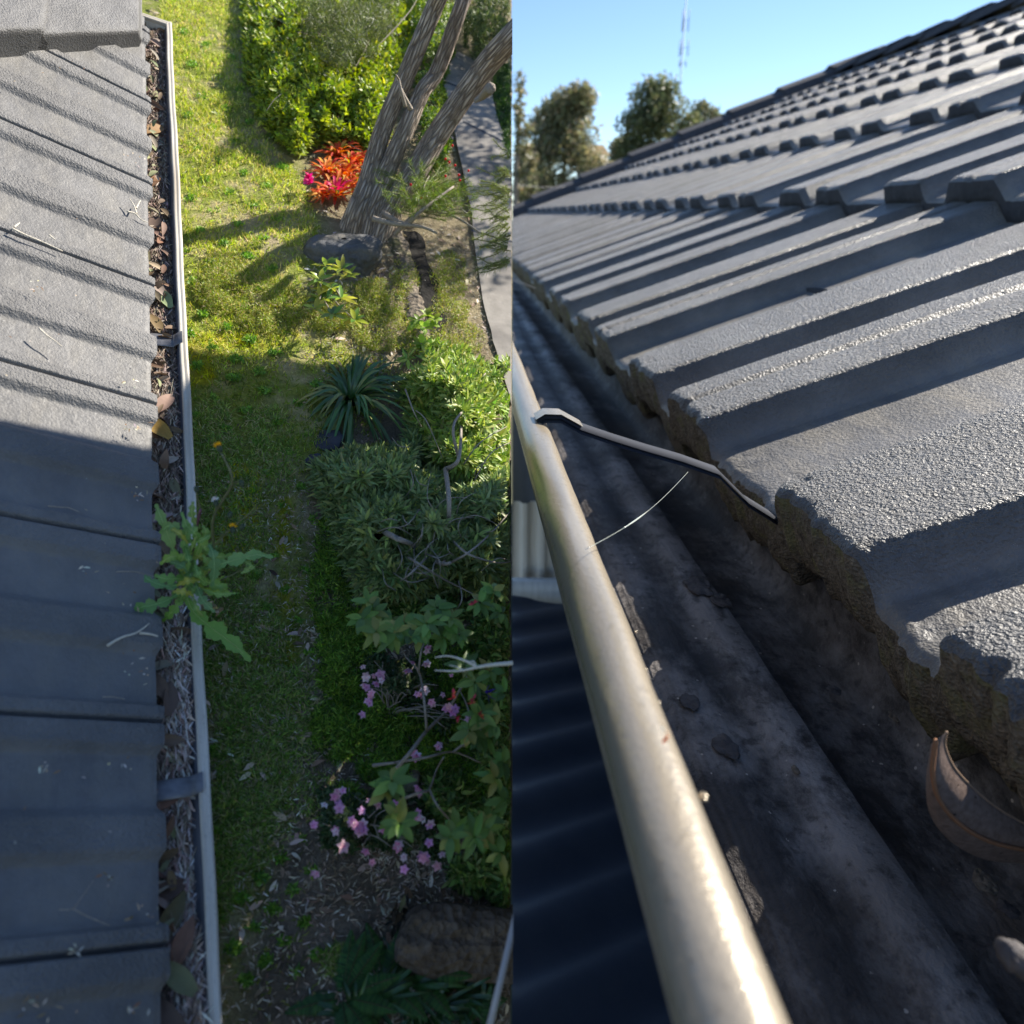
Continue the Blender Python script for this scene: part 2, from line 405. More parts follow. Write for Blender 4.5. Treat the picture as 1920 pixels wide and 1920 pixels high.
LAWN = [(300, 0), (445, 0), (450, 150), (500, 260), (560, 330), (600, 430), (560, 520), (600, 600), (700, 660), (760, 700), (760, 760),
        (590, 900), (560, 1100), (560, 1500), (600, 1960), (300, 1960)]
PATH = [(856, 95), (880, 108), (912, 120), (930, 210), (945, 260), (961, 300), (961, 760), (940, 690), (925, 640), (905, 560), (888, 440), (884, 400), (868, 320), (850, 230), (830, 150)]
def gcol(px, py, a, b):
    n1 = fbm(a * 2.3, b * 2.3, 4, 11); n2 = fbm(a * 9, b * 9, 3, 12); n3 = fbm(a * 40, b * 40, 2, 13)
    green = np.array([.36, .42, .08]); straw = np.array([.66, .58, .30]); dirt = np.array([.36, .29, .21]); moss = np.array([.50, .48, .02])
    dry = smooth(.45, .62, n1 * .6 + n2 * .4)
    c = green * (1 - dry[:, None]) + straw * dry[:, None]
    br = np.exp(-((px - 500 - .05 * (py - 400)) / 60) ** 2 - ((py - 430) / 230) ** 2) * smooth(.35, .6, n2)
    c = c * (1 - .6 * br[:, None]) + dirt * 1.6 * .6 * br[:, None]
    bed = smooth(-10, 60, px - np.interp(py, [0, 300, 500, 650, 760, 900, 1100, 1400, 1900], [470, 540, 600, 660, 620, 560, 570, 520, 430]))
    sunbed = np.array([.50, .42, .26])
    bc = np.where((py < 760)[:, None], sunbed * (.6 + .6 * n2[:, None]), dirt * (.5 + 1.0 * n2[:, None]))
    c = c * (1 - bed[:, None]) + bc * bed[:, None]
    ms = np.exp(-((px - 400 + .02 * (py - 800)) / 70) ** 2) * smooth(600, 720, py) * (1 - smooth(980, 1100, py)) * smooth(.4, .55, n1)
    ms = ms + np.exp(-((px - 532) / 22) ** 2) * smooth(850, 950, py) * (1 - smooth(1450, 1600, py)) * smooth(.42, .55, n2)
    ms = ms + .9 * np.exp(-((py - 635) / 30) ** 2) * smooth(.4, .6, n2) * (px < 560)
    ms = np.clip(ms, 0, 1)
    c = c * (1 - ms[:, None]) + moss * (.7 + .7 * n3[:, None]) * ms[:, None]
    return np.clip(c * (.75 + .5 * n3[:, None]), .01, 1)

# the ground sheet of the garden (cut where the second view begins)
na, nb = 340, 720
A_, B_ = np.meshgrid(np.linspace(-7.2, -0.002, na), np.linspace(-1.7, 17.0, nb), indexing='ij')
A_ = A_.ravel(); B_ = B_.ravel()
Pg = gab(A_, B_); Pg = Pg + NG * ghgt(A_, B_)[:, None]
qx, qy, qz = project(Pg)
m = M('garden_soil', .95, .15); a_ = m.attr('Col'); ge = m.n('NewGeometry')
nz = m.noise(ge.outputs['Position'], 70, 5, .75); nz2 = m.noise(ge.outputs['Position'], 16, 4, .7)
cc = m.mix(m.mapr(nz.outputs[0], .3, .7, 0, 1).outputs[0], m.mix(.5, a_.outputs['Color'], (.015, .012, .008)).outputs[2], a_.outputs['Color'])
m.l(cc.outputs[2], m.b.inputs['Base Color'])
hh_ = m.math('ADD', nz.outputs[0], nz2.outputs[0]); m.l(m.bump(hh_.outputs[0], 1, .03).outputs[0], m.b.inputs['Normal'])
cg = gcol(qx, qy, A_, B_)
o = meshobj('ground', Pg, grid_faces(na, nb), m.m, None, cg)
tag(o, kind='structure')
# far terrain sheet under both places
g = Geo(); V = [(-3000, -600, -34), (3000, -600, -34), (3000, 4500, -34), (-3000, 4500, -34)]
g.add(V, Q=[(0, 1, 2, 3)], col=(.08, .1, .05)); TERR = rough_mat('far_scrub', (.05, .06, .03), (.12, .12, .07), .02, None, .1, .5)
tag(g.build('terrain', TERR), kind='structure')

# path
g = Geo(); pts = np.array(PATH, float); pp = []
for i in range(len(pts)):
    q = pts[(i + 1) % len(pts)]
    for t in np.linspace(0, 1, 5)[:-1]: pp.append(pts[i] * (1 - t) + q * t)
pp = np.array(pp); pp[:, 0] += 2.5 * (vn(pp[:, 1] * .1, pp[:, 0] * .1, 4) - .5); pp[:, 0] = np.minimum(pp[:, 0], 959)
top = gp(pp[:, 0], pp[:, 1], 0.03); bot = gp(pp[:, 0], pp[:, 1], -.03)
import mathutils
tri = mathutils.geometry.tessellate_polygon([[Vector((p[0], p[1], 0)) for p in pp]])
nP = len(pp)
sideq = [(i, (i + 1) % nP, (i + 1) % nP + nP, i + nP) for i in range(nP)]
g.add(np.concatenate([top, bot]), Q=sideq, T=[t for t in tri], tc=np.concatenate([top, bot]))
o = g.build('path', CONC, smooth_=False); tag(o, kind='structure')
for (x0, y0, x1, y1) in [(826, 148, 874, 167), (868, 226, 940, 262), (884, 430, 961, 452)]:
    gj = Geo(); q = gp(np.array([x0, x1, x1, x0]), np.array([y0, y1, y1 + 3, y0 + 3]), .0325)
    gj.add(q, Q=[(0, 1, 2, 3)]); oj = gj.build('path_joint', SLAB, smooth_=False); oj.parent = o

# lawn grass (uncountable)
def ground_scatter(n, poly=None, brange=(-1.6, 12.5), keep=None):
    a = rng.uniform(-6.8, -.01, n); b = brange[0] + (brange[1] - brange[0]) * rng.random(n) ** 1.35
    P = gab(a, b) + NG * ghgt(a, b)[:, None]; x, y, z = project(P)
    ok = (x > 280) & (x < 962) & (y > -40) & (y < 1960) & (z > 0) & ~inpoly(x, y, PATH)
    if poly is not None: ok &= inpoly(x, y, poly)
    return P[ok], x[ok], y[ok], a[ok], b[ok]
g = Geo()
P, x, y, a, b = ground_scatter(1500000, LAWN)
dn = fbm(a * 5, b * 5, 3, 21); k = rng.random(len(P)) < (.25 + .75 * smooth(.35, .6, dn)) * np.where(y > 1250, .22, 1) * np.where((y < 640), .8, .55)
k &= rng.random(len(P)) < .62
P, x, y, a, b = P[k], x[k], y[k], a[k], b[k]; n = len(P)
c = pick(n, [(.42, .52, .07), (.60, .62, .13), (.76, .66, .30), (.26, .36, .055)], .2, [4, 3, 3, 2])
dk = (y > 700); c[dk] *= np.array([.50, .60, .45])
mz = (np.exp(-((x - 410) / 80) ** 2) * (y > 600) * (y < 1050) * smooth(.42, .55, fbm(a * 2.3, b * 2.3, 4, 11))) > .4
c[mz] = pick(mz.sum(), [(.62, .58, .02), (.42, .46, .02)], .2)
L = rng.uniform(.016, .038, n) * (1 + .5 * (z := project(P)[2]) / 10); D = norm(NG + .95 * rdir(n)); D = norm(D + .15 * NG)
mid = P + D * (L * .55)[:, None]; tip = mid + norm(D + .6 * rdir(n)) * (L * .5)[:, None]
Sd = norm(np.cross(D, rdir(n)))
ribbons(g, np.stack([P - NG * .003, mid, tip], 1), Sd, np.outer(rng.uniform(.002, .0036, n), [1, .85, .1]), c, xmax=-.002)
tag(g.build('lawn_grass', LEAF), 'short patchy lawn grass and moss growing beside the gutter', 'grass', kind='stuff')

# litter of dead leaves and needles on the ground
g = Geo()
P, x, y, a, b = ground_scatter(330000)
den = np.where(inpoly(x, y, LAWN), np.where(y < 900, .05, .35), .8) * smooth(.3, .55, fbm(a * 3, b * 3, 3, 31))
den = np.where((x > 600) & (y < 720) & (y > 450), 1.0, den)
k = rng.random(len(P)) < den; P, x, y = P[k], x[k], y[k]; n = len(P)
c = pick(n, [(.46, .38, .27), (.32, .23, .16), (.58, .51, .41), (.2, .15, .11), (.65, .6, .53)], .25, [3, 3, 3, 2, 1])
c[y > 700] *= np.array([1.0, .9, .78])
D = norm(rdir(n) * np.array([1, 1, 1]) - 0); D = norm(D - NG * (D @ NG)[:, None] + NG * rng.uniform(-.1, .35, n)[:, None])
big = rng.random(n) < .025
L = np.where(big, rng.uniform(.035, .07, n), rng.uniform(.015, .035, n)); hw = np.where(big, L * .22, rng.uniform(.001, .0022, n))
leaves(g, P + NG * rng.uniform(.002, .02, n)[:, None], D, norm(NG + .4 * rdir(n)), L, hw, c, curve=.15, m=2, fold=.2, xmax=-.002)
P, x, y, a, b = ground_scatter(420000, None, (-1.7, 3.2)); k = (y > 900) & (rng.random(len(P)) < (.18 + .6 * smooth(.4, .6, fbm(a * 4, b * 4, 3, 36)) * smooth(900, 1500, y + .4 * (x - 400)))); P = P[k]; n = len(P)
D = rdir(n); D = norm(D - NG * (D @ NG)[:, None] + NG * rng.uniform(-.1, .4, n)[:, None]); big = rng.random(n) < .03; L = np.where(big, rng.uniform(.03, .06, n), rng.uniform(.012, .034, n))
leaves(g, P + NG * rng.uniform(.002, .018, n)[:, None], D, norm(NG + .4 * rdir(n)), L, np.where(big, L * .2, rng.uniform(.001, .0022, n)), pick(n, [(.66, .54, .40), (.46, .34, .23), (.82, .72, .56), (.26, .18, .12)], .25), curve=.3, m=3, fold=.2, xmax=-.002)
tag(g.build('leaf_litter', DRY), 'dry leaves and needles scattered over the ground under the shrubs', 'leaf litter', kind='stuff')

# soft low ground cover: uncountable
def cover(name, blobs, n, pal, label, L=(.02, .05), hw=(.002, .005), hmax=.08, mat=LEAF, wts=None, cat='ground cover', mm=2, kind='stuff'):
    g = Geo(); bl = np.array(blobs, float); ar = bl[:, 2] * bl[:, 3]; ar /= ar.sum()
    i = rng.choice(len(bl), n, p=ar); r = np.sqrt(rng.random(n)); t = rng.uniform(0, 2 * np.pi, n)
    px = bl[i, 0] + bl[i, 2] * r * np.cos(t); py = bl[i, 1] + bl[i, 3] * r * np.sin(t)
    cl = fbm(px * .05, py * .05, 3, 77); k = rng.random(n) < smooth(.3, .55, cl) + .15
    px, py, r = px[k], py[k], r[k]; n = len(px)
    hh = hmax * (1 - r ** 2 * .8) * rng.random(n) * (.5 + cl[k])
    P = gp(px, py, hh); D = norm(rdir(n) + .7 * NG); c = pick(n, pal, .22, wts)
    leaves(g, P, D, norm(NG + .8 * rdir(n)), rng.uniform(*L, n), rng.uniform(*hw, n), c, m=mm, xmax=-.002)
    return tag(g.build(name, mat), label, cat, kind=kind)
cover('ferny_groundcover', [(640, 1010, 50, 60), (620, 1110, 40, 90), (650, 1240, 60, 90), (740, 1330, 90, 60), (800, 1400, 90, 60), (640, 1370, 60, 60), (730, 1440, 60, 40), (860, 1330, 60, 60), (900, 1480, 60, 80), (690, 1180, 40, 60), (650, 1500, 40, 30), (840, 1240, 60, 50), (930, 1600, 30, 40)],
      110000, [(.22, .40, .04), (.14, .28, .03), (.32, .44, .06), (.08, .15, .02)], 'feathery bright green ground cover below the azaleas', (.015, .04), (.0012, .003), .10)
cover('shade_grass', [(430, 1000, 80, 120), (450, 1250, 90, 150), (470, 1500, 90, 130), (400, 1650, 40, 90), (540, 1350, 60, 130), (600, 1500, 40, 50), (400, 850, 50, 100), (500, 850, 60, 90), (640, 1800, 40, 30)],
      42000, [(.26, .40, .08), (.18, .30, .06), (.40, .50, .12), (.5, .44, .22)], 'thin green grass in the shaded lower lawn', (.02, .05), (.0014, .0030), .025, cat='grass')
cover('mossy_groundcover', [(570, 585, 55, 30), (660, 570, 70, 40), (700, 545, 40, 25), (620, 600, 60, 20), (720, 620, 60, 40), (850, 640, 60, 40), (760, 520, 30, 40), (840, 520, 40, 50), (740, 570, 25, 30), (780, 640, 30, 30), (840, 580, 40, 40), (730, 860, 90, 30), (500, 570, 60, 60), (420, 530, 60, 60)],
      75000, [(.30, .38, .04), (.44, .46, .07), (.20, .28, .04), (.5, .42, .2)], 'low yellow green ground cover in the sun below the rock', (.012, .03), (.0012, .0028), .07)
cover('low_weeds', [(500, 60 + 0, 1, 1)] + [(345 + 250 * ((k_ * .618) % 1) * (1 if yy > 700 else .75), yy, 7 + 6 * ((k_ * .37) % 1), 6) for k_, yy in enumerate(np.linspace(60, 1850, 150))],
      22000, [(.20, .38, .05), (.28, .46, .07), (.14, .28, .05)], 'broad leaved weeds dotted through the lawn', (.012, .03), (.003, .006), .02, cat='weeds')

cover('understory_plants', [(925, 1190, 40, 60), (935, 1310, 30, 60), (930, 1430, 35, 60), (925, 1530, 40, 50), (900, 1640, 60, 30), (840, 1500, 50, 50), (800, 1150, 80, 30), (945, 1650, 20, 50)],
      26000, [(.16, .28, .06), (.24, .36, .08), (.10, .18, .04), (.34, .38, .12)], 'mixed low green leaves filling the bed at the right of the shaded garden', (.025, .055), (.005, .010), .16, mm=3, cat='ground cover')

# ---- shrubs as clouds of leaves
def foliage(g, poly, n, hh, L, hw, pal, gap=.35, cell=28, wts=None, outward=.5, cl=1.0, curve=.25, fold=.25, m=3, seed=0, xmax=-.004, star=0):
    poly = np.array(poly, float); lo = poly.min(0); hi = poly.max(0); cen = poly.mean(0)
    px = rng.uniform(lo[0], hi[0], n * 2); py = rng.uniform(lo[1], hi[1], n * 2)
    wob = 14 * (fbm(px / 30, py / 30, 2, seed + 3) - .5) * 2
    k = inpoly(px + wob, py + wob[::-1] * 0 + 10 * (vn(px / 22, py / 22, seed + 9) - .5), poly)
    f = fbm(px / cell, py / cell, 3, seed + 41); k &= rng.random(len(px)) < smooth(gap - .12, gap + .15, f)
    px, py, f = px[k][:n], py[k][:n], f[k][:n]; n = len(px)
    # canopy height: clumps bulge, plus leaves through the depth
    e1 = poly; e2 = np.roll(poly, -1, 0); ed = np.full(len(px), 1e9)
    for q1, q2 in zip(e1, e2):
        vv = q2 - q1; tt_ = np.clip(((px - q1[0]) * vv[0] + (py - q1[1]) * vv[1]) / (vv @ vv), 0, 1)
        ed = np.minimum(ed, np.hypot(px - q1[0] - tt_ * vv[0], py - q1[1] - tt_ * vv[1]))
    top_ = hh * smooth(-25, 60, ed) * (.45 + .75 * fbm(px / (cell * 1.6), py / (cell * 1.6), 2, seed + 5))
    hgt = top_ * (1 - .75 * rng.random(n) ** 2.2)
    if star:
        px = np.repeat(px, star); py = np.repeat(py, star); hgt = np.repeat(hgt, star); n = len(px)
    P = gp(px, py, hgt)
    D = norm(rdir(n) + outward * NG); N = norm(NG * .9 + .8 * rdir(n))
    if star: N = norm(NG + .4 * rdir(n)); D = norm(rdir(n) + .25 * NG)
    c = pick(n, pal, .2, wts)
    leaves(g, P, D, N, rng.uniform(*L, n), rng.uniform(*hw, n), c, curve, m, fold, xmax)
    return px, py, hgt
def branches(g, n, poly, base, hh, r=.008, col=(.3, .25, .2), seg=5):
    poly = np.array(poly, float); lo = poly.min(0); hi = poly.max(0)
    for i in range(n):
        while True:
            x, y = rng.uniform(lo[0], hi[0]), rng.uniform(lo[1], hi[1])
            if inpoly(np.array([x]), np.array([y]), poly)[0]: break
        b0 = gp(base[0] + rng.uniform(-8, 8), base[1] + rng.uniform(-8, 8), 0.); e = gp(x, y, hh * rng.uniform(.6, 1.))
        mid = (b0 + e) / 2 + .12 * np.linalg.norm(e - b0) * rdir(1)[0] + NG * hh * .2
        tube(g, spline([b0, mid, e], 8), np.linspace(r, r * .25, 8), seg, col)

BIG = [(446, -30), (452, 60), (452, 110), (470, 165), (490, 225), (520, 262), (552, 292), (600, 262), (640, 268), (700, 300), (735, 240), (760, 160), (790, 60), (800, -30)]
t = empty('large_shrub', gp(620., 150.), 'large bushy yellow green shrub at the top of the lawn, left of the tree trunks', 'shrub')
g = Geo(); foliage(g, BIG, 40000, .34, (.035, .075), (.008, .016), [(.34, .42, .05), (.22, .31, .04), (.50, .55, .09), (.10, .15, .03)], .34, 26, [4, 3, 2, 2], seed=1)
g.build('foliage', LEAF, t); g = Geo(); branches(g, 14, BIG, (620, 180), .3, .007, (.3, .26, .2)); g.build('branch', TWIG, t)
FE = [(540, -30), (560, 80), (590, 120), (640, 150), (700, 120), (745, 60), (760, -30)]
t = empty('feathery_shrub', gp(650., 60.), 'darker fine leaved shrub with wispy shoots overlapping the large shrub near the top edge', 'shrub')
g = Geo(); foliage(g, FE, 17000, .8, (.04, .09), (.0015, .003), [(.10, .13, .035), (.16, .19, .05), (.05, .07, .02)], .36, 22, seed=2, m=2)
g.build('foliage', LEAF, t); g = Geo(); branches(g, 30, FE, (650, 90), .6, .005, (.16, .13, .10)); g.build('branch', BARK, t)
RB = [(760, -30), (765, 90), (780, 200), (800, 330), (840, 330), (835, 220), (830, 150), (850, 90), (880, -30)]
t = empty('leafy_bush', gp(800., 200.), 'green bush growing between the leaning trunks and the concrete path', 'shrub')
g = Geo(); foliage(g, RB, 11000, .6, (.03, .06), (.006, .012), [(.16, .25, .035), (.09, .16, .03), (.26, .33, .06)], .32, 22, seed=3); g.build('foliage', LEAF, t)
RT2 = [(872, -30), (868, 60), (885, 110), (930, 120), (958, 110), (958, -30)]
t = empty('drooping_foliage', gp(915., 60.), 'olive green drooping foliage in the top right corner above the path', 'shrub')
g = Geo(); foliage(g, RT2, 12000, 1.0, (.03, .07), (.003, .006), [(.12, .16, .04), (.2, .23, .07), (.04, .07, .02)], .34, 18, seed=4); g.build('foliage', LEAF, t)
GS = [(925, 120), (958, 120), (958, 300), (948, 300), (935, 220)]
t = empty('verge_plants', gp(945., 200., 0.), 'dark green low plants on the far side of the concrete path', 'plants')
g = Geo(); foliage(g, GS, 6000, .10, (.02, .05), (.003, .006), [(.05, .11, .03), (.1, .18, .04)], .2, 20, seed=5); g.build('foliage', LEAF, t)

# ---- the leaning three stemmed tree
t = empty('leaning_tree', gp(690., 452.), 'tree with three leaning furrowed grey brown trunks above the red plants', 'tree')
def trunkpath(pts, n=26): return spline([gp(float(x), float(y), float(h)) for x, y, h in pts], n)
tr_ = [([(655, 448, -.1), (668, 400, .1), (690, 340, .25), (719, 240, .55), (766, 130, .95), (812, 20, 1.35), (850, -70, 1.7)], .085, .058),
       ([(682, 458, -.1), (695, 400, .1), (722, 330, .3), (762, 240, .6), (790, 175, .8), (821, 130, .95), (862, 20, 1.35), (890, -60, 1.6)], .085, .050),
       ([(702, 464, -.1), (735, 390, .15), (775, 328, .35), (829, 240, .65), (906, 130, 1.1), (960, 68, 1.4), (1010, 10, 1.6)], .095, .078)]
for pts, r0, r1 in tr_:
    g = Geo(); pth = trunkpath(pts, 70); rr = np.linspace(1, 0, 70) ** 1.2 * (r0 - r1) + r1; rr[:12] += .03 * (1 - np.arange(12) / 12)
    tube(g, pth, rr, 40, (.3, .26, .2), wob=.10); o = g.build('trunk', BARK, t); bisect_x(o, False)
for pts, r in [([(760, 200, .85), (752, 170, .95), (748, 150, 1.0), (742, 140, 1.05)], .014), ([(770, 205, .8), (755, 175, .9), (745, 150, .95)], .02), ([(920, 165, 1.2), (905, 180, 1.05), (890, 190, 1.0)], .04),
               ([(720, 400, .2), (760, 420, .35), (790, 395, .5), (850, 350, .6)], .022), ([(740, 440, .2), (790, 395, .4), (850, 405, .5), (905, 440, .55)], .016), ([(700, 410, .3), (740, 420, .35), (790, 425, .4), (820, 438, .4)], .022), ([(800, 370, .5), (795, 350, .55), (805, 330, .55)], .01)]:
    g = Geo(); tube(g, trunkpath(pts, 14), np.linspace(r, r * .35, 14), 7, (.4, .35, .3)); g.build('branch', TWIG, t)
g = Geo()                                            # crown above the picture: throws the dappled shade
for cx, cy, tt, rad, nn in [(880, 200, 4.6, .75, 2000), (900, 330, 5.0, .6, 900), (905, 120, 4.2, .6, 1200), (850, 490, 5.6, .45, 500), (760, 380, 5.2, .35, 260)]:
    c0 = gp(float(cx), float(cy), 0.) + S * tt; q = c0 + rdir(nn) * (rad * rng.random(nn) ** .45)[:, None]
    leaves(g, q, norm(rdir(nn) - .3 * NG), rdir(nn), rng.uniform(.06, .12, nn), rng.uniform(.012, .022, nn), pick(nn, [(.08, .13, .03), (.14, .2, .05)]), m=2)
g.build('crown', LEAF, t)

# needle sprays with red berries in front of the trunks' foot
def spray(g, x0, y0, x1, y1, h0, h1, n=26, L=.05, pal=((.15, .24, .04), (.26, .33, .06), (.08, .14, .03))):
    s0 = gp(float(x0), float(y0), h0); s1 = gp(float(x1), float(y1), h1)
    mid = (s0 + s1) / 2 + .1 * np.linalg.norm(s1 - s0) * rdir(1)[0]
    pth = spline([s0, mid, s1], n); tan = norm(np.gradient(pth, axis=0))
    tube(g, pth[::3], .003, 4, (.2, .2, .08), cap=False)
    for rep in range(6):
        q = pth + rdir(n) * .008; D = norm(tan + 1.0 * rdir(n)); leaves(g, q, D, rdir(n), rng.uniform(.6, 1.1, n) * L, .0022, pick(n, pal), m=1, fold=0, xmax=-.004)
t = empty('needle_shrub', gp(800., 390.), 'light green needle leaved shrub with red berries at the foot of the leaning tree', 'shrub')
g = Geo()
for i in range(70):
    a0 = rng.uniform(-.6, 2.6); r0 = rng.uniform(30, 105); cx, cy = 790 + rng.uniform(-30, 40), 370 + rng.uniform(-25, 35)
    spray(g, cx, cy, cx + r0 * math.cos(a0), cy - r0 * .6 * math.sin(a0), rng.uniform(.2, .5), rng.uniform(.35, .75))
g.build('foliage', LEAF, t)
for x_, y_ in [(835, 300), (848, 275), (842, 306), (860, 330), (835, 332), (770, 348), (862, 340), (853, 312), (790, 372), (878, 322)]:
    q = gp(float(x_), float(y_), .62); g = Geo(); tube(g, np.array([q, q + NG * .012, q + NG * .016]), [.006, .010, .006], 8, (.6, .03, .03)); g.build('berry', PETAL, t)
t = empty('hanging_needle_branch', gp(925., 430., .0), 'green needle branch hanging over the path beside the right seam', 'branch')
g = Geo()
for i in range(60):
    cy = rng.uniform(270, 500); cx = 958 - rng.uniform(0, 10)
    spray(g, cx, cy, cx - rng.uniform(20, 62) * (1 if 330 < cy else .6), cy + rng.uniform(-20, 30), .7, .6, 16, .045, ((.2, .25, .06), (.12, .17, .04), (.3, .34, .1)))
g.build('foliage', LEAF, t)

# ---- red bromeliads
brp = [(628, 376, .30), (640, 345, .26), (612, 335, .22), (655, 320, .24), (630, 300, .24), (650, 285, .2), (672, 318, .2), (605, 378, .18), (660, 360, .22)]
where = ['front rosette with a magenta heart, lowest of the cluster', 'rosette just above the front one', 'left hand rosette in the middle of the cluster', 'rosette touching the left trunk in the middle', 'rosette in the upper middle with orange tips',
         'uppermost rosette against the large shrub', 'right hand upper rosette half behind the trunk', 'small rosette at the lower left beside the lawn', 'rosette between the front one and the trunk']
for i, (x_, y_, R_) in enumerate(brp):
    c0 = gp(float(x_), float(y_), .0)
    t = empty('bromeliad', c0, 'red orange bromeliad, ' + where[i], 'bromeliad', 'red bromeliads beside the leaning tree')
    g = Geo(); n = 34; th_ = np.arange(n) * 2.399; el = np.linspace(.15, 1.2, n)
    Hd = np.cos(th_)[:, None] * RT + np.sin(th_)[:, None] * E2
    tt = np.linspace(0, 1, 6); L = R_ * rng.uniform(.75, 1.1, n)
    Pc = c0 + NG * .03 + Hd[:, None] * (tt[None, :, None] * (L * np.cos(el))[:, None, None]) + NG * ((tt - .55 * tt ** 2.4)[None, :, None] * (L * np.sin(el + .25))[:, None, None])
    hw_ = np.outer(np.full(n, .0135), [.9, 1, 1, .9, .7, .08])
    c = pick(n, [(.62, .09, .025), (.78, .22, .03), (.5, .05, .03), (.5, .42, .05), (.8, .36, .08)], .18, [4, 4, 2, 2, 2])
    if i == 0: c[el > .95] = (.65, .04, .14)
    ribbons(g, Pc, norm(np.cross(Hd, NG)), hw_, c, fold=.35, xmax=-.004); g.build('leaf', PETAL, t)
for i, (x_, y_) in enumerate([(579, 334), (581, 344)]):
    c0 = gp(float(x_), float(y_), .12); t = empty('pink_bloom', c0, ['upper', 'lower'][i] + ' magenta bloom at the left edge of the red bromeliads', 'flower', 'magenta blooms beside the bromeliads')
    g = Geo(); n = 12; leaves(g, np.repeat(c0[None], n, 0), norm(rdir(n) + .5 * NG), NG + rdir(n) * .4, .05, .016, pick(n, [(.75, .06, .3)]), m=3); g.build('petals', PETAL, t)

# ---- stones
def lump(name, px, py, rx, ry, rz, mat, label, cat, seed, group=None, flat=.6, rot=0., nseg=28):
    c0 = gp(float(px), float(py), .0); sc_ = (c0 @ FW) / FPX
    u = np.linspace(0, 2 * np.pi, nseg * 2, endpoint=False); v = np.linspace(.02, np.pi - .02, nseg); U_, V_ = np.meshgrid(u, v, indexing='ij')
    X = np.cos(U_) * np.sin(V_); Y = np.sin(U_) * np.sin(V_); Z = np.cos(V_)
    e = .7; X = np.sign(X) * abs(X) ** e; Y = np.sign(Y) * abs(Y) ** e; Z = np.sign(Z) * abs(Z) ** flat
    d = 1 + .34 * (fbm(X * 1.7 + seed + Z, Y * 1.7 + Z * 1.3 + seed, 4, seed) - .5)
    cr, sr = math.cos(rot), math.sin(rot); X2 = X * rx * sc_; Y2 = Y * ry * sc_
    Pp = c0 + ((X2 * cr - Y2 * sr) * d)[..., None] * RT + ((X2 * sr + Y2 * cr) * d)[..., None] * E2 + (Z * d * rz)[..., None] * NG
    V = Pp.reshape(-1, 3); i = np.arange(len(V)).reshape(nseg * 2, nseg); nx = np.roll(i, -1, 0)
    Q = np.stack([i[:, :-1], nx[:, :-1], nx[:, 1:], i[:, 1:]], -1).reshape(-1, 4)
    g = Geo(); g.add(V, Q=Q); o = g.build(name, mat); bisect_x(o, False); return tag(o, label, cat, group)
lump('slate_boulder', 640, 482, 72, 44, .16, ROCK, 'flat topped dark slate boulder at the foot of the leaning tree', 'rock', 3, rot=-.15)
lump('paving_stone', 612, 828, 30, 26, .03, SLAB, 'larger dark flat stone below the strappy clump', 'paving stone', 5, 'dark flat stones by the strappy clump', .3)
lump('paving_stone', 588, 866, 20, 16, .025, SLAB, 'smaller dark flat stone, lower left of the other dark stone', 'paving stone', 8, 'dark flat stones by the strappy clump', .3)
lump('garden_stone', 765, 1470, 20, 30, .07, STONE, 'grey upright stone under the broad leaf shrub', 'stone', 9)
# edging kerb with a flat dark strip for the gap behind it
g = Geo(); lin = spline([gp(float(x), float(y), .0) for x, y in [(740, 440), (762, 480), (772, 530), (785, 575), (786, 610), (800, 660), (812, 690)]], 60)
for k_, (ofs, hgt, wd, colr) in enumerate([(0, .11, .10, 0)]):
    tan = norm(np.gradient(lin, axis=0)); sd = norm(np.cross(tan, NG))
    if sd[0][0] < 0: sd = -sd
    wob = (fbm(np.arange(60) * .35, np.zeros(60), 3, 5) - .5)[:, None] * .05
    prof = [(-.12, -.05), (-.10, .01), (-.04, .04), (.02, .045), (.04, .03), (.045, -.25)]
    V = np.stack([lin + sd * (p[0] + wob) + NG * (p[1] + .3 * wob) for p in prof], 1).reshape(-1, 3); g.add(V, Q=grid_faces(60, len(prof)))
tag(g.build('stone_edging', STONE), 'rough stone edging curving down from the leaning tree beside a dark gap', 'garden edging')
g = Geo(); V = np.stack([lin + sd * q + NG * .035 for q in (.04, .17)], 1) + sd[:, None] * (.03 * np.sin(np.arange(60) * .4))[:, None, None]
GAP = rough_mat('near_black_soil', (.008, .007, .006), (.02, .017, .013), 12, None, .6, .01)  # near-black flat strip drawn on the ground for the gap
g.add(V.reshape(-1, 3), Q=grid_faces(60, 2)); tag(g.build('ditch', GAP), kind='structure')

# ---- young shrubs in the sun below the boulder
def rosette_plant(name, spots, label, pal, L, hw, mat=LEAF, group=None, cat='plant', n=10, hh=.12, stem=True, curve=.3, m=4):
    c0 = gp(float(spots[0][0]), float(spots[0][1]), 0.); t = empty(name, c0, label, cat, group)
    g = Geo(); gs = Geo()
    for (x_, y_) in spots:
        h_ = hh * rng.uniform(.6, 1.3); q = gp(float(x_), float(y_), h_)
        if stem: tube(gs, spline([c0, (c0 + q) / 2 + rdir(1)[0] * .03, q], 6), np.linspace(.006, .003, 6), 5, (.3, .24, .15))
        th_ = rng.uniform(0, 6.28) + np.arange(n) * 2.399; el = rng.uniform(-.1, .9, n)
        D = np.cos(th_)[:, None] * RT * np.cos(el)[:, None] + np.sin(th_)[:, None] * E2 * np.cos(el)[:, None] + NG * np.sin(el)[:, None]
        leaves(g, np.repeat(q[None], n, 0) + D * .008, D, np.repeat(NG[None], n, 0) + .25 * rdir(n), L * rng.uniform(.7, 1.15, n), hw * rng.uniform(.8, 1.15, n), pick(n, pal), curve, m, .22, -.004)
    g.build('foliage', mat, t)
    if stem: gs.build('stem', TWIG, t)
    return t
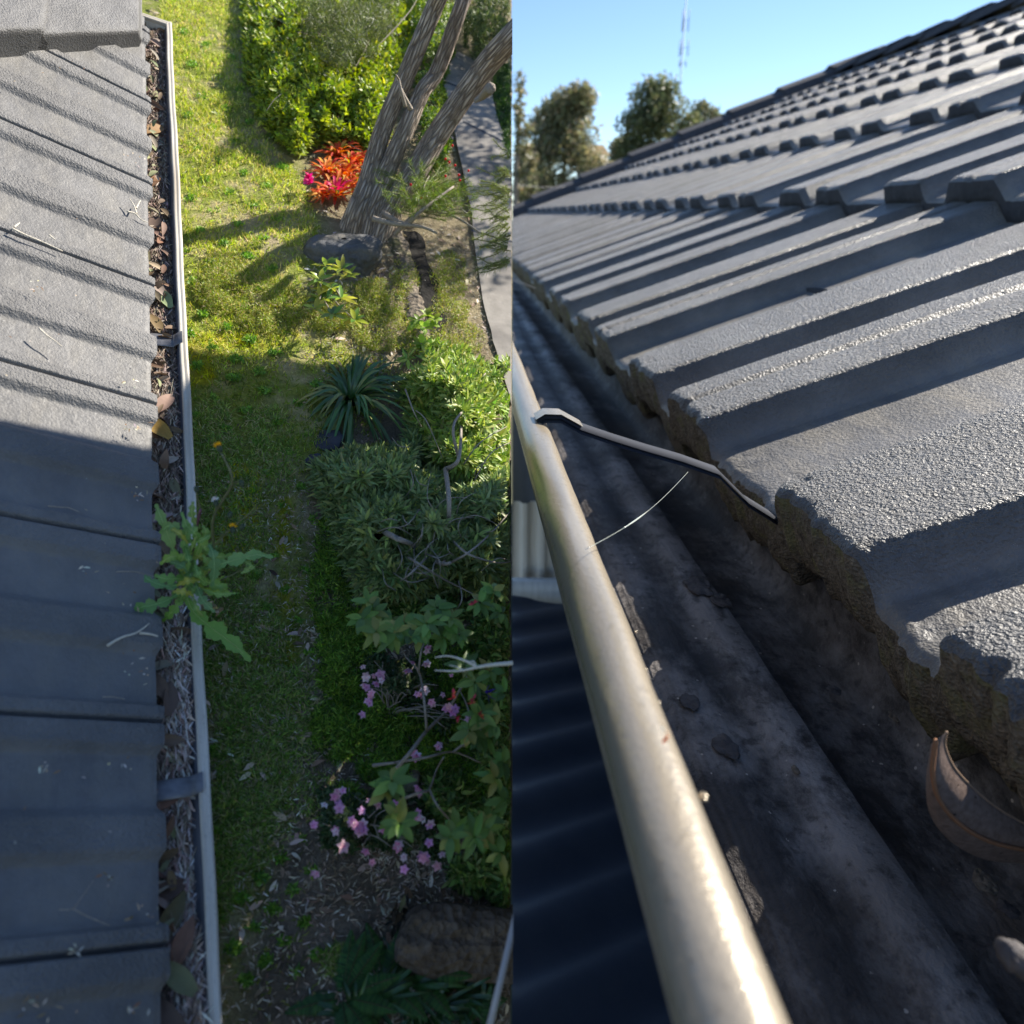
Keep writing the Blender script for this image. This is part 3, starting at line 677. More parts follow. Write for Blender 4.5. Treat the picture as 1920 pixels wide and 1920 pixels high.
rosette_plant('young_shrub', [(600, 525), (612, 500), (622, 540), (640, 560), (600, 560), (650, 520), (590, 580), (625, 590), (665, 600), (608, 545), (640, 505)], 'small glossy yellow leaved shrub below the slate boulder', [(.3, .36, .03), (.45, .42, .03), (.12, .22, .03)], .09, .016, GLOSSLEAF, n=9, hh=.22)
rosette_plant('young_shrub', [(783, 600), (800, 592), (815, 600), (795, 615), (778, 610), (800, 650), (790, 645), (810, 610)], 'bright lime seedling growing across the dark gap', [(.3, .42, .03), (.22, .34, .03)], .06, .018, LEAF, n=7, hh=.15, cat='plant')

# ---- strappy clump
def strappy(name, px, py, n, L0, hw0, label, pal, hh=.5, arc=(0, 6.28), group=None, cat='plant', xr=1.):
    c0 = gp(float(px), float(py), 0.); t = empty(name, c0, label, cat, group); g = Geo()
    th_ = rng.uniform(arc[0], arc[1], n); Hd = np.cos(th_)[:, None] * RT * xr + np.sin(th_)[:, None] * E2
    L = L0 * rng.uniform(.6, 1.1, n); el = rng.uniform(.35, 1.25, n); tt = np.linspace(0, 1, 9)
    hor = np.cos(el)[:, None] * tt + .12 * tt ** 2; ver = np.sin(el)[:, None] * tt * 1.1 - .78 * tt[None] ** 2.2 * np.ones((n, 1))
    Pc = c0 + Hd[:, None] * (hor * L[:, None])[..., None] * 1.15 + NG * (ver * L[:, None] * hh / .5)[..., None] + Hd[:, None] * .02
    hw_ = hw0 * np.outer(rng.uniform(.7, 1.1, n), [.8, 1, 1, 1, .97, .9, .75, .5, .06])
    sd = norm(np.cross(Hd, NG) + .25 * rdir(n)); ribbons(g, Pc, sd, hw_, pick(n, pal, .15), fold=.3, xmax=-.004)
    g.build('leaf', GLOSSLEAF, t); return t
strappy('strappy_clump', 655, 752, 120, .48, .0125, 'large clump of arching dark green strap leaves on the shadow edge', [(.05, .12, .04), (.07, .16, .045), (.10, .19, .05), (.22, .26, .07)])
for i, (x_, y_) in enumerate([(700, 1880), (800, 1895), (850, 1870), (900, 1905), (760, 1850), (660, 1905)]):
    strappy('strappy_plant', x_, y_, 26, .22, .008, 'dark strappy plant in the bottom right corner, ' + ['left of the row', 'middle of the row', 'directly below the log', 'next to the grey pole', 'highest of the row, by the log end', 'farthest left of the row'][i], [(.03, .08, .025), (.05, .12, .03)], .5, group='strappy plants below the log', cat='plant')
for i, (x_, y_) in enumerate([(775, 1830), (720, 1840), (930, 1830), (640, 1870)]):
    c0 = gp(float(x_), float(y_), 0.); t = empty('fern', c0, 'dark green fern, ' + ['with its frond crossing the log end', 'left of the log at the bottom', 'in shade right beside the grey pole', 'lowest left fern among the strap leaves'][i], 'fern', 'ferns below the log')
    g = Geo()
    for k_ in range(8):
        a0 = rng.uniform(0, 6.28); Hd = math.cos(a0) * RT + math.sin(a0) * E2; n = 36; tt = np.linspace(.08, 1, n)
        sp = c0 + Hd * (tt * .2)[:, None] + NG * (.16 * tt - .10 * tt ** 2)[:, None]; sd = norm(np.cross(Hd, NG))
        for sg in (-1, 1): leaves(g, sp, sd * sg + .25 * Hd, np.repeat(NG[None], n, 0), .035 * np.sin(np.pi * tt ** .7) + .006, .0035, pick(n, [(.04, .12, .025), (.06, .15, .03)]), m=2, xmax=-.004)
        tube(g, sp[::4], .0018, 4, (.1, .1, .04), cap=False)
    g.build('frond', LEAF, t)

# ---- grey green narrow leaved shrub: sun painted into right part's lighter palette, shaded left part
NL = [(790, 850), (850, 900), (900, 890), (958, 860), (958, 1110), (930, 1120), (850, 1100), (800, 1120), (740, 1130), (690, 1120), (650, 1080), (640, 1000), (600, 930), (590, 870), (650, 840), (700, 850), (760, 830), (790, 760)]
SU = [(745, 668), (790, 640), (850, 650), (905, 690), (958, 670), (958, 900), (900, 915), (850, 905), (800, 880), (780, 800), (760, 740)]
t = empty('sun_painted_shrub', gp(860., 770.), 'loose sunlit part of the narrow leaf shrub below the path, sun painted into its yellow green', 'shrub')
g = Geo(); foliage(g, SU, 2600, .4, (.05, .085), (.007, .011), [(.36, .46, .09), (.27, .38, .07), (.48, .52, .14), (.18, .28, .06)], .45, 30, seed=61, m=3, star=6, curve=.08); g.build('foliage', LEAF, t)
t = empty('narrow_leaf_shrub', gp(820., 930.), 'large shrub with narrow grey green leaves and bare twigs, beside the strappy clump', 'shrub')
g = Geo()
foliage(g, NL, 5200, .5, (.045, .085), (.006, .010), [(.25, .32, .12), (.33, .40, .14), (.17, .24, .08), (.42, .45, .12)], .42, 34, [4, 3, 3, 1], seed=20, m=3, star=7, curve=.08)
foliage(g, NL, 9000, .25, (.03, .06), (.003, .006), [(.08, .14, .04), (.12, .18, .05), (.05, .09, .03)], .4, 30, seed=21, m=2)
g.build('foliage', LEAF, t)
g = Geo()
def pathp(pts, h): return spline([gp(float(x), float(y), h * (.7 + .3 * math.sin(i * 1.7))) for i, (x, y) in enumerate(pts)], 16)
for pts, r, h in [([(722, 998), (745, 1010), (775, 1022), (800, 1045), (830, 1057), (845, 1055)], .014, .62), ([(835, 880), (842, 940), (840, 1000), (838, 1040), (830, 1057)], .013, .6), ([(860, 860), (850, 800), (875, 760), (910, 700)], .009, .6), ([(835, 880), (860, 860), (865, 790)], .013, .55),
                  ([(845, 1055), (880, 1035), (920, 1000), (956, 960)], .006, .62), ([(765, 1045), (790, 1060), (830, 1085), (880, 1110), (920, 1130)], .006, .6), ([(800, 1045), (770, 1075), (750, 1090)], .006, .6), ([(850, 1015), (880, 1040), (930, 1055), (958, 1053)], .006, .62),
                  ([(760, 730), (775, 770), (790, 800)], .005, .5), ([(780, 770), (800, 790), (830, 860)], .004, .5), ([(828, 960), (815, 1000), (808, 1040)], .005, .5), ([(870, 870), (900, 830), (950, 800)], .004, .6), ([(890, 900), (920, 850), (955, 830)], .004, .6)]:
    tube(g, pathp(pts, h), np.linspace(r, r * .5, 16), 7, (.5, .45, .4))
for i in range(60):
    x_, y_ = rng.uniform(700, 945), rng.uniform(700, 1110); a0 = rng.uniform(0, 6.28); r_ = rng.uniform(30, 90)
    if not inpoly(np.array([x_]), np.array([y_]), NL)[0]: continue
    tube(g, pathp([(x_, y_), (x_ + r_ * .5 * math.cos(a0), y_ + r_ * .5 * math.sin(a0)), (min(x_ + r_ * math.cos(a0 + .4), 955), y_ + r_ * math.sin(a0 + .4))], .58), np.linspace(.0032, .0015, 16), 4, (.45, .38, .3))
o = g.build('bare_branch', TWIG, t); bisect_x(o, False)

# ---- broad leaved shrub (quilted oval leaves) with arching stems
BL = [(690, 1130), (680, 1160), (705, 1185), (700, 1150), (740, 1185), (760, 1170), (725, 1175), (770, 1195), (800, 1170), (830, 1195), (820, 1140), (730, 1200), (785, 1190), (845, 1160), (860, 1190), (900, 1130), (925, 1110), (940, 1150),
      (890, 1280), (920, 1260), (945, 1300), (870, 1250), (900, 1340), (930, 1360), (905, 1380), (880, 1370), (724, 1478), (735, 1465), (750, 1545), (740, 1530), (845, 1570), (855, 1560), (905, 1555), (890, 1570), (915, 1540), (940, 1600), (945, 1430), (930, 1460), (950, 1500)]
t = empty('broad_leaf_shrub', gp(880., 1400.), 'shrub with broad oval velvety leaves on long arching stems above the pink azaleas', 'shrub')
g = Geo(); gs = Geo()
for (x_, y_) in BL:
    q = gp(float(x_), float(y_), rng.uniform(.4, .62)); n = 9
    th_ = rng.uniform(0, 6.28) + np.arange(n) * 2.399; el = rng.uniform(-.35, .8, n)
    D = np.cos(th_)[:, None] * RT * np.cos(el)[:, None] + np.sin(th_)[:, None] * E2 * np.cos(el)[:, None] + NG * np.sin(el)[:, None]
    leaves(g, np.repeat(q[None], n, 0) + D * .006, D, np.repeat(NG[None], n, 0) + .25 * rdir(n), .072 * rng.uniform(.65, 1.1, n), .0155 * rng.uniform(.8, 1.15, n), pick(n, [(.17, .29, .07), (.22, .34, .07), (.36, .36, .09), (.11, .2, .05)], .15, [4, 3, 2, 2]), .35, 5, .3, -.004)
for pts, r, h in [([(735, 1450), (770, 1410), (800, 1370), (840, 1330), (870, 1280), (890, 1250)], .009, .45), ([(800, 1370), (795, 1310), (785, 1260), (760, 1230), (745, 1200)], .006, .45), ([(785, 1260), (790, 1220), (800, 1200)], .005, .45), ([(750, 1500), (790, 1485), (805, 1480), (820, 1440), (832, 1420)], .006, .5), ([(805, 1480), (820, 1510), (845, 1540), (850, 1560)], .005, .5), ([(740, 1430), (800, 1420), (850, 1410), (900, 1430)], .006, .4), ([(700, 1435), (740, 1430)], .008, .35), ([(870, 1400), (880, 1340), (860, 1290)], .004, .5), ([(850, 1410), (900, 1370), (920, 1350)], .006, .45)]:
    tube(gs, pathp(pts, h), np.linspace(r, r * .6, 16), 7, (.3, .24, .15))
g.build('foliage', LEAF, t); gs.build('stem', TWIG, t)
g = Geo(); n = 6; q = gp(913., 1300., .62); leaves(g, np.repeat(q[None], n, 0), norm(rdir(n) + np.array([.4, 0, .6])), rdir(n), .042, .008, pick(n, [(.06, .03, .28)]), m=3); g.build('purple_flower', PETAL, t)
for x_, y_ in [(850, 1300), (848, 1308), (887, 1310), (886, 1318), (858, 1345), (900, 1342), (925, 1123), (888, 1132)]:
    g = Geo(); q = gp(float(x_), float(y_), .6); leaves(g, np.repeat(q[None], 4, 0), norm(rdir(4) + .4 * NG), rdir(4), .022, .006, pick(4, [(.5, .07, .09), (.5, .16, .07)]), m=3); g.build('bud', PETAL, t)

# ---- azaleas: leaves plus every open flower as a part
def azalea(base, label, flowers, leafpoly, seed):
    t = empty('azalea', gp(float(base[0]), float(base[1])), label, 'azalea', 'pink flowering azaleas')
    g = Geo(); foliage(g, leafpoly, 5200, .28, (.018, .035), (.004, .007), [(.05, .10, .035), (.08, .13, .045), (.14, .17, .07)], .42, 26, seed=seed, m=3)
    g.build('foliage', LEAF, t); g = Geo(); branches(g, 26, leafpoly, base, .28, .005, (.22, .17, .13)); g.build('stem', TWIG, t)
    for (x_, y_, k_, s_) in flowers:
        g = Geo()
        for j in range(k_):
            q = gp(float(x_ + rng.uniform(-3, 3) * k_ ** .6 * (k_ > 1)), float(y_ + rng.uniform(-3, 3) * k_ ** .6 * (k_ > 1)), .33 + rng.uniform(0, .03))
            ax = norm(NG + .5 * rdir(1)[0]); u = norm(np.cross(ax, [.2, .9, .1])); v = np.cross(ax, u); n = 5; th_ = np.arange(5) * 1.2566 + rng.uniform(0, 1)
            D = np.cos(th_)[:, None] * u + np.sin(th_)[:, None] * v + .45 * ax
            leaves(g, np.repeat(q[None], n, 0), D, np.repeat(ax[None], n, 0), .0165 * s_, .0068 * s_, pick(1, [(.92, .46, .62), (.93, .55, .62), (.82, .42, .68), (.95, .70, .74)], .1) * rng.uniform(.85, 1.15, (n, 1)), .45, 5, .35)
            leaves(g, np.repeat(q[None], 4, 0), norm(ax + .3 * rdir(4)), rdir(4), .013 * s_, .0012, (.6, .12, .3), 0, 2, 0)
        g.build('flower', PETAL, t)
azalea((670, 1560), 'lower azalea covered in mauve pink flowers, above the log', [(628, 1490, 3, 1), (636, 1514, 2, 1.2), (644, 1484, 2, .8), (608, 1510, 1, .9), (585, 1549, 2, .9), (632, 1560, 2, .9), (643, 1588, 1, 1.5), (661, 1542, 2, 1), (672, 1552, 6, 1.1), (676, 1562, 4, 1), (692, 1503, 1, .8), (680, 1520, 2, 1), (708, 1510, 1, 1), (735, 1518, 3, 1.1), (742, 1512, 2, 1), (722, 1560, 2, 1.1), (748, 1585, 2, 1.2), (764, 1540, 1, .8), (778, 1535, 2, 1.1), (792, 1537, 1, 1), (804, 1545, 2, 1), (783, 1523, 1, .9), (805, 1578, 2, 1), (793, 1606, 4, 1.1), (800, 1612, 2, 1), (819, 1624, 1, 1.1), (758, 1630, 1, 1), (685, 1598, 1, 1), (592, 1640, 2, .9), (698, 1617, 1, .8), (787, 1487, 2, 1.1), (781, 1477, 1, .8), (829, 1603, 1, .9), (755, 1608, 2, .8)],
       [(600, 1480), (640, 1470), (700, 1490), (740, 1490), (800, 1500), (830, 1570), (820, 1620), (770, 1600), (720, 1590), (650, 1600), (600, 1570)], 51)
azalea((730, 1340), 'upper azalea with scattered pink flowers among the arching stems', [(689, 1270, 2, 1.1), (713, 1265, 1, 1.4), (700, 1268, 1, .8), (701, 1283, 2, 1), (711, 1278, 2, .9), (684, 1286, 2, 1), (695, 1303, 3, .9), (692, 1316, 3, .9), (681, 1251, 1, .8), (679, 1340, 1, 1), (763, 1260, 2, 1), (785, 1300, 2, .9), (794, 1296, 2, 1.1), (811, 1316, 2, 1), (800, 1218, 2, 1), (802, 1245, 2, 1.1), (830, 1303, 1, .8), (834, 1327, 2, 1.1), (841, 1328, 2, 1), (852, 1333, 3, 1.2), (874, 1348, 2, .9), (821, 1402, 2, 1), (782, 1415, 3, 1.1), (780, 1424, 2, 1), (773, 1243, 1, .8), (846, 1266, 1, .6)],
       [(670, 1245), (700, 1225), (740, 1240), (800, 1240), (850, 1300), (880, 1350), (830, 1380), (760, 1330), (700, 1330)], 52)

# ---- log, pole, overhead twig
g = Geo(); lg = spline([gp(float(x), float(y), .05) for x, y in [(748, 1742), (790, 1758), (850, 1765), (905, 1768), (975, 1772)]], 60)
tube(g, lg, np.interp(np.arange(60), [0, 6, 20, 60], [.05, .095, .12, .125]), 44, (.1, .09, .07), wob=.28)
o = g.build('fallen_log', LOGM); bisect_x(o, False); tag(o, 'rotting brown log lying across the lower right of the garden', 'log')
g = Geo(); n = 60; q = gp(rng.uniform(735, 800, n), rng.uniform(1700, 1740, n), .08); leaves(g, q, rdir(n), NG + .5 * rdir(n), rng.uniform(.03, .07, n), rng.uniform(.006, .012, n), pick(n, [(.05, .035, .02), (.28, .22, .12), (.02, .02, .015)]), m=2, xmax=-.004)
tag(g.build('bark_debris', DRY), 'torn bark and dead leaves heaped at the left end of the log', 'debris', kind='stuff')
g = Geo(); tube(g, np.array([W(973., 1690., 2.35), W(948., 1800., 2.25), W(918., 1925., 2.15)]), .0105, 14, (.5, .5, .5)); o = g.build('grey_pole', GREYPOLE); bisect_x(o, False)
tag(o, 'thin pale grey pole crossing the bottom right corner of the garden', 'pole')
g = Geo(); dd = 2.6
for pts, r0, r1 in [([(965, 1243), (920, 1247), (890, 1252), (860, 1258), (815, 1257)], .0075, .002), ([(893, 1250), (870, 1238), (840, 1230), (815, 1233)], .005, .0015), ([(868, 1256), (855, 1250), (842, 1247)], .003, .001), ([(892, 1250), (888, 1240), (878, 1242)], .003, .002)]:
    tube(g, spline([W(float(x), float(y), dd) for x, y in pts], 24), np.linspace(r0, r1, 24), 8, (.8, .75, .65), wob=.15)
o = g.build('bare_twig', WHITETWIG); bisect_x(o, False); tag(o, 'bleached forked twig reaching in from the right over the azaleas', 'twig')

# ---- roof on the left
GA = norm(-.5007 * RT + 1.648 * UP + FW); RA = norm(1.282 * RT - .387 * UP + FW)
NR = norm(np.cross(RA, GA)); P0 = W(287., 960., 3.3)
def RA_(s, t_, h=0): return P0 + np.multiply.outer(np.asarray(s, float), GA) - np.multiply.outer(np.asarray(t_, float), RA) + np.multiply.outer(np.asarray(h, float), NR)
def prof_tile(ph):
    """tile profile, ph 0..1 across one tile measured down the picture from the interlock; 1 = crest, 0 = pan"""
    ph = ph % 1.0
    e = .065
    up = lambda a, b: smooth(a, a + e, ph) * (1 - smooth(b - e, b, ph))
    c = up(.40, .66) + (1 - smooth(.145 - e + .03, .175, ph)) + smooth(.90, .93, ph)
    return np.clip(c, 0, 1)
joints = np.array([-3.2, -2.45, -1.70, -.964, -.191, .58, 1.40, 2.27, 3.13, 4.0, 4.9])
def phA(s): return 1 - (np.interp(s, joints, np.arange(len(joints))) % 1.0)
roofA = empty('tiled_roof', P0, 'charcoal tiled roof sloping down to the leaf filled gutter, left of the lawn', 'roof')
def course_A(t0, t1, s0, s1, ns, ntt, lift):
    s_ = np.linspace(s0, s1, ns); tt = np.linspace(0, 1, ntt); Sg, Tg = np.meshgrid(s_, tt, indexing='ij')
    ph = phA(Sg); cr = prof_tile(ph)
    gr = np.exp(-(((ph + .5) % 1 - .5) / .008) ** 2)
    edge_n = .010 * (fbm(Sg * 9, Sg * 0, 3, 5) - .5)
    zig = .02 * (cr - .5)
    T_ = t0 + (t1 - t0) * Tg + (edge_n - zig) * (1 - Tg) ** 6
    h = lift * (1 - Tg) + .029 * cr - .05 * gr + .004 * (fbm(Sg * 30, Tg * 30, 2, 3) - .5) + .0035 * (fbm(Sg * 60, T_ * 60, 2, 4) - .5) * gr * 4
    h = np.where(Tg < .012, h - .004, h)
    V = RA_(Sg.ravel(), T_.ravel(), h.ravel())
    tc = np.stack([T_.ravel(), Sg.ravel(), h.ravel()], 1)
    o = meshobj('tile_course', V, grid_faces(ns, ntt, True), TILE_A, roofA, np.full((len(V), 3), .1), tc, {'crest': (.25 + .75 * cr).ravel()})
    # broken front edge of the tiles
    k = 5; Vf = []; tf = []
    top_ = V.reshape(ns, ntt, 3)[:, 0]
    for j in range(k):
        f = j / (k - 1); jit = .006 * (fbm(s_ * 25, s_ * 0 + j * 3, 2, 9) - .5) * (1 if 0 < j else 0)
        Vf.append(top_ - NR * (f * (.042 + lift * .2)) - RA * (.004 - jit[:, None] if j else 0)); tf.append(Vf[-1])
    Vf = np.stack(Vf, 1).reshape(-1, 3)
    meshobj('tile_edge', Vf, grid_faces(ns, k), TILE_EDGE_A, roofA, np.full((len(Vf), 3), .1), Vf)
course_A(0, 1.06, -3.1, 4.25, 1500, 120, .03)
course_A(1.03, 2.1, -3.1, 4.5, 700, 30, .05)
# hip capping across the top corner
def cap(t0, t1, s_lo, s_hi, hgt, seed, skew=0):
    nt_, na_ = 70, 40; tt = np.linspace(t0, t1, nt_); aa = np.linspace(0, 1, na_); Tg, Ag = np.meshgrid(tt, aa, indexing='ij')
    # section: front foot -> up the front face -> broad top -> back
    ss = np.interp(Ag, [0, .22, .26, .8, 1], [s_lo, s_lo + .0, s_lo + .03, s_hi, s_hi + .05]); hh = np.interp(Ag, [0, .21, .27, .8, 1], [-.02, hgt * .93, hgt, hgt * 1.15, -.02])
    endr = smooth(0, .05, Tg - t0); hh = hh * (.55 + .45 * endr) ; ss = ss + skew * (Tg - t0)
    nse = .012 * (fbm(Tg * 12, Ag * 9, 3, seed) - .5); V = RA_(ss.ravel(), Tg.ravel(), (hh + nse).ravel())
    tc = np.stack([Tg.ravel(), ss.ravel(), hh.ravel()], 1)
    o = meshobj('ridge_cap', V, grid_faces(nt_, na_, True), TILE_A, roofA, np.full((len(V), 3), .1), tc, {'crest': np.full(len(V), 1.)})
    c0 = V.reshape(nt_, na_, 3)[0]; g = Geo(); ctr = c0.mean(0); VV = np.concatenate([c0, [ctr]]); g.add(VV, T=[(i, i + 1, na_) for i in range(na_ - 1)]); g.build('ridge_cap_end', TILE_EDGE_A, roofA)
cap(.05, .62, 3.80, 4.6, .16, 3, -1.27); cap(.58, 1.9, 3.80 - 1.27 * .53, 4.6 - 1.27 * .53, .19, 4, -1.27)
g = Geo(); box(g, RA_(-3.1, .05, -.34), GA * 7.5, -RA * .03, NR * .22 + 0 * GA, (.3, .3, .3)); g.build('fascia', TROUGH_A, roofA)

# ---- left gutter
UA = norm(norm(-P0) + .10 * RT); UA = norm(UA - GA * (UA @ GA)); EA = norm(np.cross(GA, UA))
if EA[0] < 0: EA = -EA
gutA = empty('gutter', P0 + EA * .1, 'cream lipped gutter full of dead leaves running up the left side of the lawn', 'gutter')
S_END = 4.36
def ga(p, s): return P0 + GA * s + EA * p[0] + UA * p[1]
inner = [(-.07, -.06), (-.07, -.20), (.09, -.20), (.105, -.185), (.108, -.12), (.118, -.112), (.120, -.07), (.130, -.062), (.132, -.03), (.138, -.022)]
lip = [(.138, -.024), (.137, -.002), (.142, .006), (.150, .003), (.158, .003), (.163, .009), (.172, .008), (.177, 0), (.178, -.02), (.182, -.05), (.182, -.21), (-.07, -.212)]
ss = np.linspace(-2.6, S_END, 80)
wv = lambda p, s: ga((p[0] + .0022 * math.sin(s * 3.1) + .0012 * math.sin(s * 11), p[1] + .002 * math.sin(s * 5)), s)
g = Geo(); sweep(g, inner, wv, ss, (.1, .1, .1)); g.build('trough', TROUGH_A, gutA)
g = Geo(); sweep(g, lip, wv, ss, (.6, .6, .5)); g.build('lip', LIP_A, gutA)
# return leg round the corner
def gb(p, s): return P0 + GA * (S_END - .18 + p[0]) + EA * (.18 - s) + UA * p[1]
g = Geo(); sweep(g, lip, gb, np.linspace(0, 1.2, 12), (.6, .6, .5)); sweep(g, inner, gb, np.linspace(.0, 1.2, 12), (.6, .6, .5)); g.build('corner_return', LIP_A, gutA)
for i, py_ in enumerate([625., 1478.]):
    v = (960 - py_) / FPX; s_ = (v * 3.3) / ((GA @ UP) - v * (GA @ FW)); wd = [.085, .075][i]
    g = Geo(); sec = [(-.06, -.05), (-.0, -.035), (.06, -.03), (.11, -.028), (.122, -.012), (.145, .012), (.150, .012)]
    V = np.array([[ga((p[0], p[1] + dz), s_ + wd * q) for p in sec] for q, dz in ((-.5, -.004), (-.44, .002), (.44, .002), (.5, -.004))]).reshape(-1, 3); g.add(V, Q=grid_faces(4, len(sec)))
    g.build('strap', STRAP_A, gutA)
# debris in the left gutter
def inter(x, xs, ys): return np.interp(x, xs, ys)
g = Geo(); n = 24000; s_ = rng.uniform(-2.4, S_END, n)
fill = inter(s_, [-2.4, -2.0, -1.75, -1.6, -1.35, -.95, -.7, -.4, 0, .4, .8, 1.6, 2.5, 4.3], [-.03, -.01, -.03, -.09, -.09, -.04, -.03, -.06, -.05, -.045, -.06, -.07, -.08, -.06])
wd = rng.random(n) ** .8 * .17 - .055; hh = fill + (wd - .03) * .18 + rng.uniform(-.035, .012, n)
P = P0 + np.outer(s_, GA) + np.outer(np.minimum(wd, .118 + fill * .1), EA) + np.outer(hh, UA)
D = norm(.55 * rdir(n) + rng.choice([-1, 1], n)[:, None] * GA * .8 + .25 * EA); D = norm(D - UA * (D @ UA)[:, None] * .75)
wht = ((s_ < -1.1) & (wd > .03)) | ((s_ < -.35) & (s_ > -1.25) & (wd > .02))
c = np.where(wht[:, None], pick(n, [(.36, .29, .24), (.48, .42, .37), (.24, .17, .13), (.14, .10, .08)], .25), pick(n, [(.16, .12, .09), (.26, .21, .17), (.09, .065, .05)], .25))
nd = rng.random(n) < .45
L = np.where(nd, rng.uniform(.05, .12, n), rng.uniform(.03, .055, n)); hw_ = np.where(nd, .0012, rng.uniform(.002, .0045, n))
leaves(g, P, D, norm(UA + .5 * rdir(n)), L, hw_, np.clip(c * 1.7, 0, .9), .12, 3, .25)
n = 260; s_ = rng.uniform(-2.4, S_END, n); wd = rng.uniform(-.05, .09, n); hh = inter(s_, [-2.4, -1.35, -.4, .8, 4.3], [-.01, -.06, -.03, -.03, -.04]) + rng.uniform(-.01, .012, n)
P = P0 + np.outer(s_, GA) + np.outer(wd, EA) + np.outer(hh, UA); D = rdir(n); D = norm(D - UA * (D @ UA)[:, None] * .7); L = rng.uniform(.05, .11, n)
leaves(g, P, D, norm(UA + .7 * rdir(n)), L, L * rng.uniform(.14, .24, n), pick(n, [(.22, .15, .10), (.15, .10, .07), (.34, .27, .20), (.18, .11, .065), (.24, .24, .13)], .2), .3, 5, .5)
tag(g.build('gutter_litter', DRY), 'grey brown needles and small leaves packed in the left gutter', 'leaf litter', kind='stuff')
# a litter bed so that the needles lie on something
sB = np.linspace(-2.5, S_END, 160); wB = np.linspace(-.068, .106, 14); SB, WB = np.meshgrid(sB, wB, indexing='ij')
fb = inter(SB, [-2.4, -2.0, -1.75, -1.6, -1.35, -.95, -.7, -.4, 0, .4, .8, 1.6, 2.5, 4.3], [-.03, -.01, -.03, -.09, -.09, -.04, -.03, -.06, -.05, -.045, -.06, -.07, -.08, -.06]) - .022 + .018 * fbm(SB * 16, WB * 30, 3, 3)
V = P0 + SB[..., None] * GA + WB[..., None] * EA + fb[..., None] * UA
BED = rough_mat('rotted_litter', (.035, .026, .020), (.16, .12, .09), 40, (.03, .05, .015), .9, .01)
g = Geo(); g.add(V.reshape(-1, 3), Q=grid_faces(160, 14, True)); tag(g.build('rotted_litter', BED), 'dark rotted leaf mould lying in the bottom of the left gutter', 'leaf mould', kind='stuff')
# large single dry leaves in the gutter
dl = [(-1.62, .035, .19, 'olive and brown leaf just below the lower strap', (.14, .12, .06), .9), (-1.70, .07, .16, 'broad tan brown leaf in the deep gap below the lower strap', (.22, .12, .08), 1.2), (-1.80, .05, .17, 'green tinged leaf curled beside the gutter wall', (.16, .17, .09), 2.3), (-1.93, .03, .18, 'long dark brown leaf above the white needles', (.10, .07, .055), 2.0),
      (-1.53, .02, .17, 'chocolate leaf right above the lower strap', (.10, .065, .05), .3), (-1.22, .02, .2, 'folded brown leaf with a green edge across the gutter', (.2, .10, .06), .4), (-.86, .05, .15, 'pair of dull brown leaves below the weed', (.13, .09, .07), 1.4), (-.80, .01, .14, 'brown leaf half under the tiles below the weed', (.15, .10, .07), 2.0),
      (.50, .02, .2, 'long mustard leaf slanting across the gutter', (.3, .19, .05), 2.4), (.66, .06, .17, 'pinkish tan leaf folded above the mustard one', (.26, .17, .13), 1.0), (.30, .07, .10, 'pale round grey tan leaf against the gutter wall', (.34, .29, .24), .5), (1.50, .04, .15, 'grey tan leaf in the upper half of the gutter', (.28, .22, .18), 2.2),
      (1.42, .08, .16, 'pale green leaf tipped yellow near the lip', (.26, .32, .16), 2.0), (2.05, .04, .18, 'brown curled leaf in the shaded upper gutter', (.13, .09, .07), 1.6), (2.45, .03, .2, 'rusty brown leaf beside the roof edge', (.2, .11, .06), 1.2), (3.0, .05, .18, 'orange brown leaf near the top of the gutter', (.28, .17, .08), .8), (-2.25, .0, .22, 'dark red brown leaf at the lowest end of the gutter', (.15, .06, .04), 1.4), (-.02, .02, .14, 'dusty pink brown leaf near the shadow edge', (.3, .22, .2), .6), (-2.12, .06, .2, 'purplish long leaf lying over the white needles', (.13, .10, .11), 1.5), (1.22, .03, .16, 'brown and green leaf above the upper strap', (.16, .11, .05), 1.9)]
for (s_, w_, L_, lab, c_, an) in dl:
    fl = inter(s_, [-2.4, -2.0, -1.75, -1.6, -1.35, -.95, -.7, -.4, 0, .4, .8, 1.6, 2.5, 4.3], [-.03, -.01, -.03, -.09, -.09, -.04, -.03, -.06, -.05, -.045, -.06, -.07, -.08, -.06])
    D = (math.cos(an) * EA + math.sin(an) * GA)[None] * .9 + .12 * UA; c_ = tuple(min(.8, x * 1.15) for x in c_); L_ = L_ * .95; c0 = ga((w_, fl + .035), s_) - D[0] * L_ / 2
    g = Geo(); leaves(g, c0[None], D, (UA + .35 * rdir(1)[0])[None], L_, L_ * .2, np.array([c_]), .22, 9, .45)
    tag(g.build('dry_leaf', DRY), lab, 'leaf', 'single dry leaves lying in the left gutter')

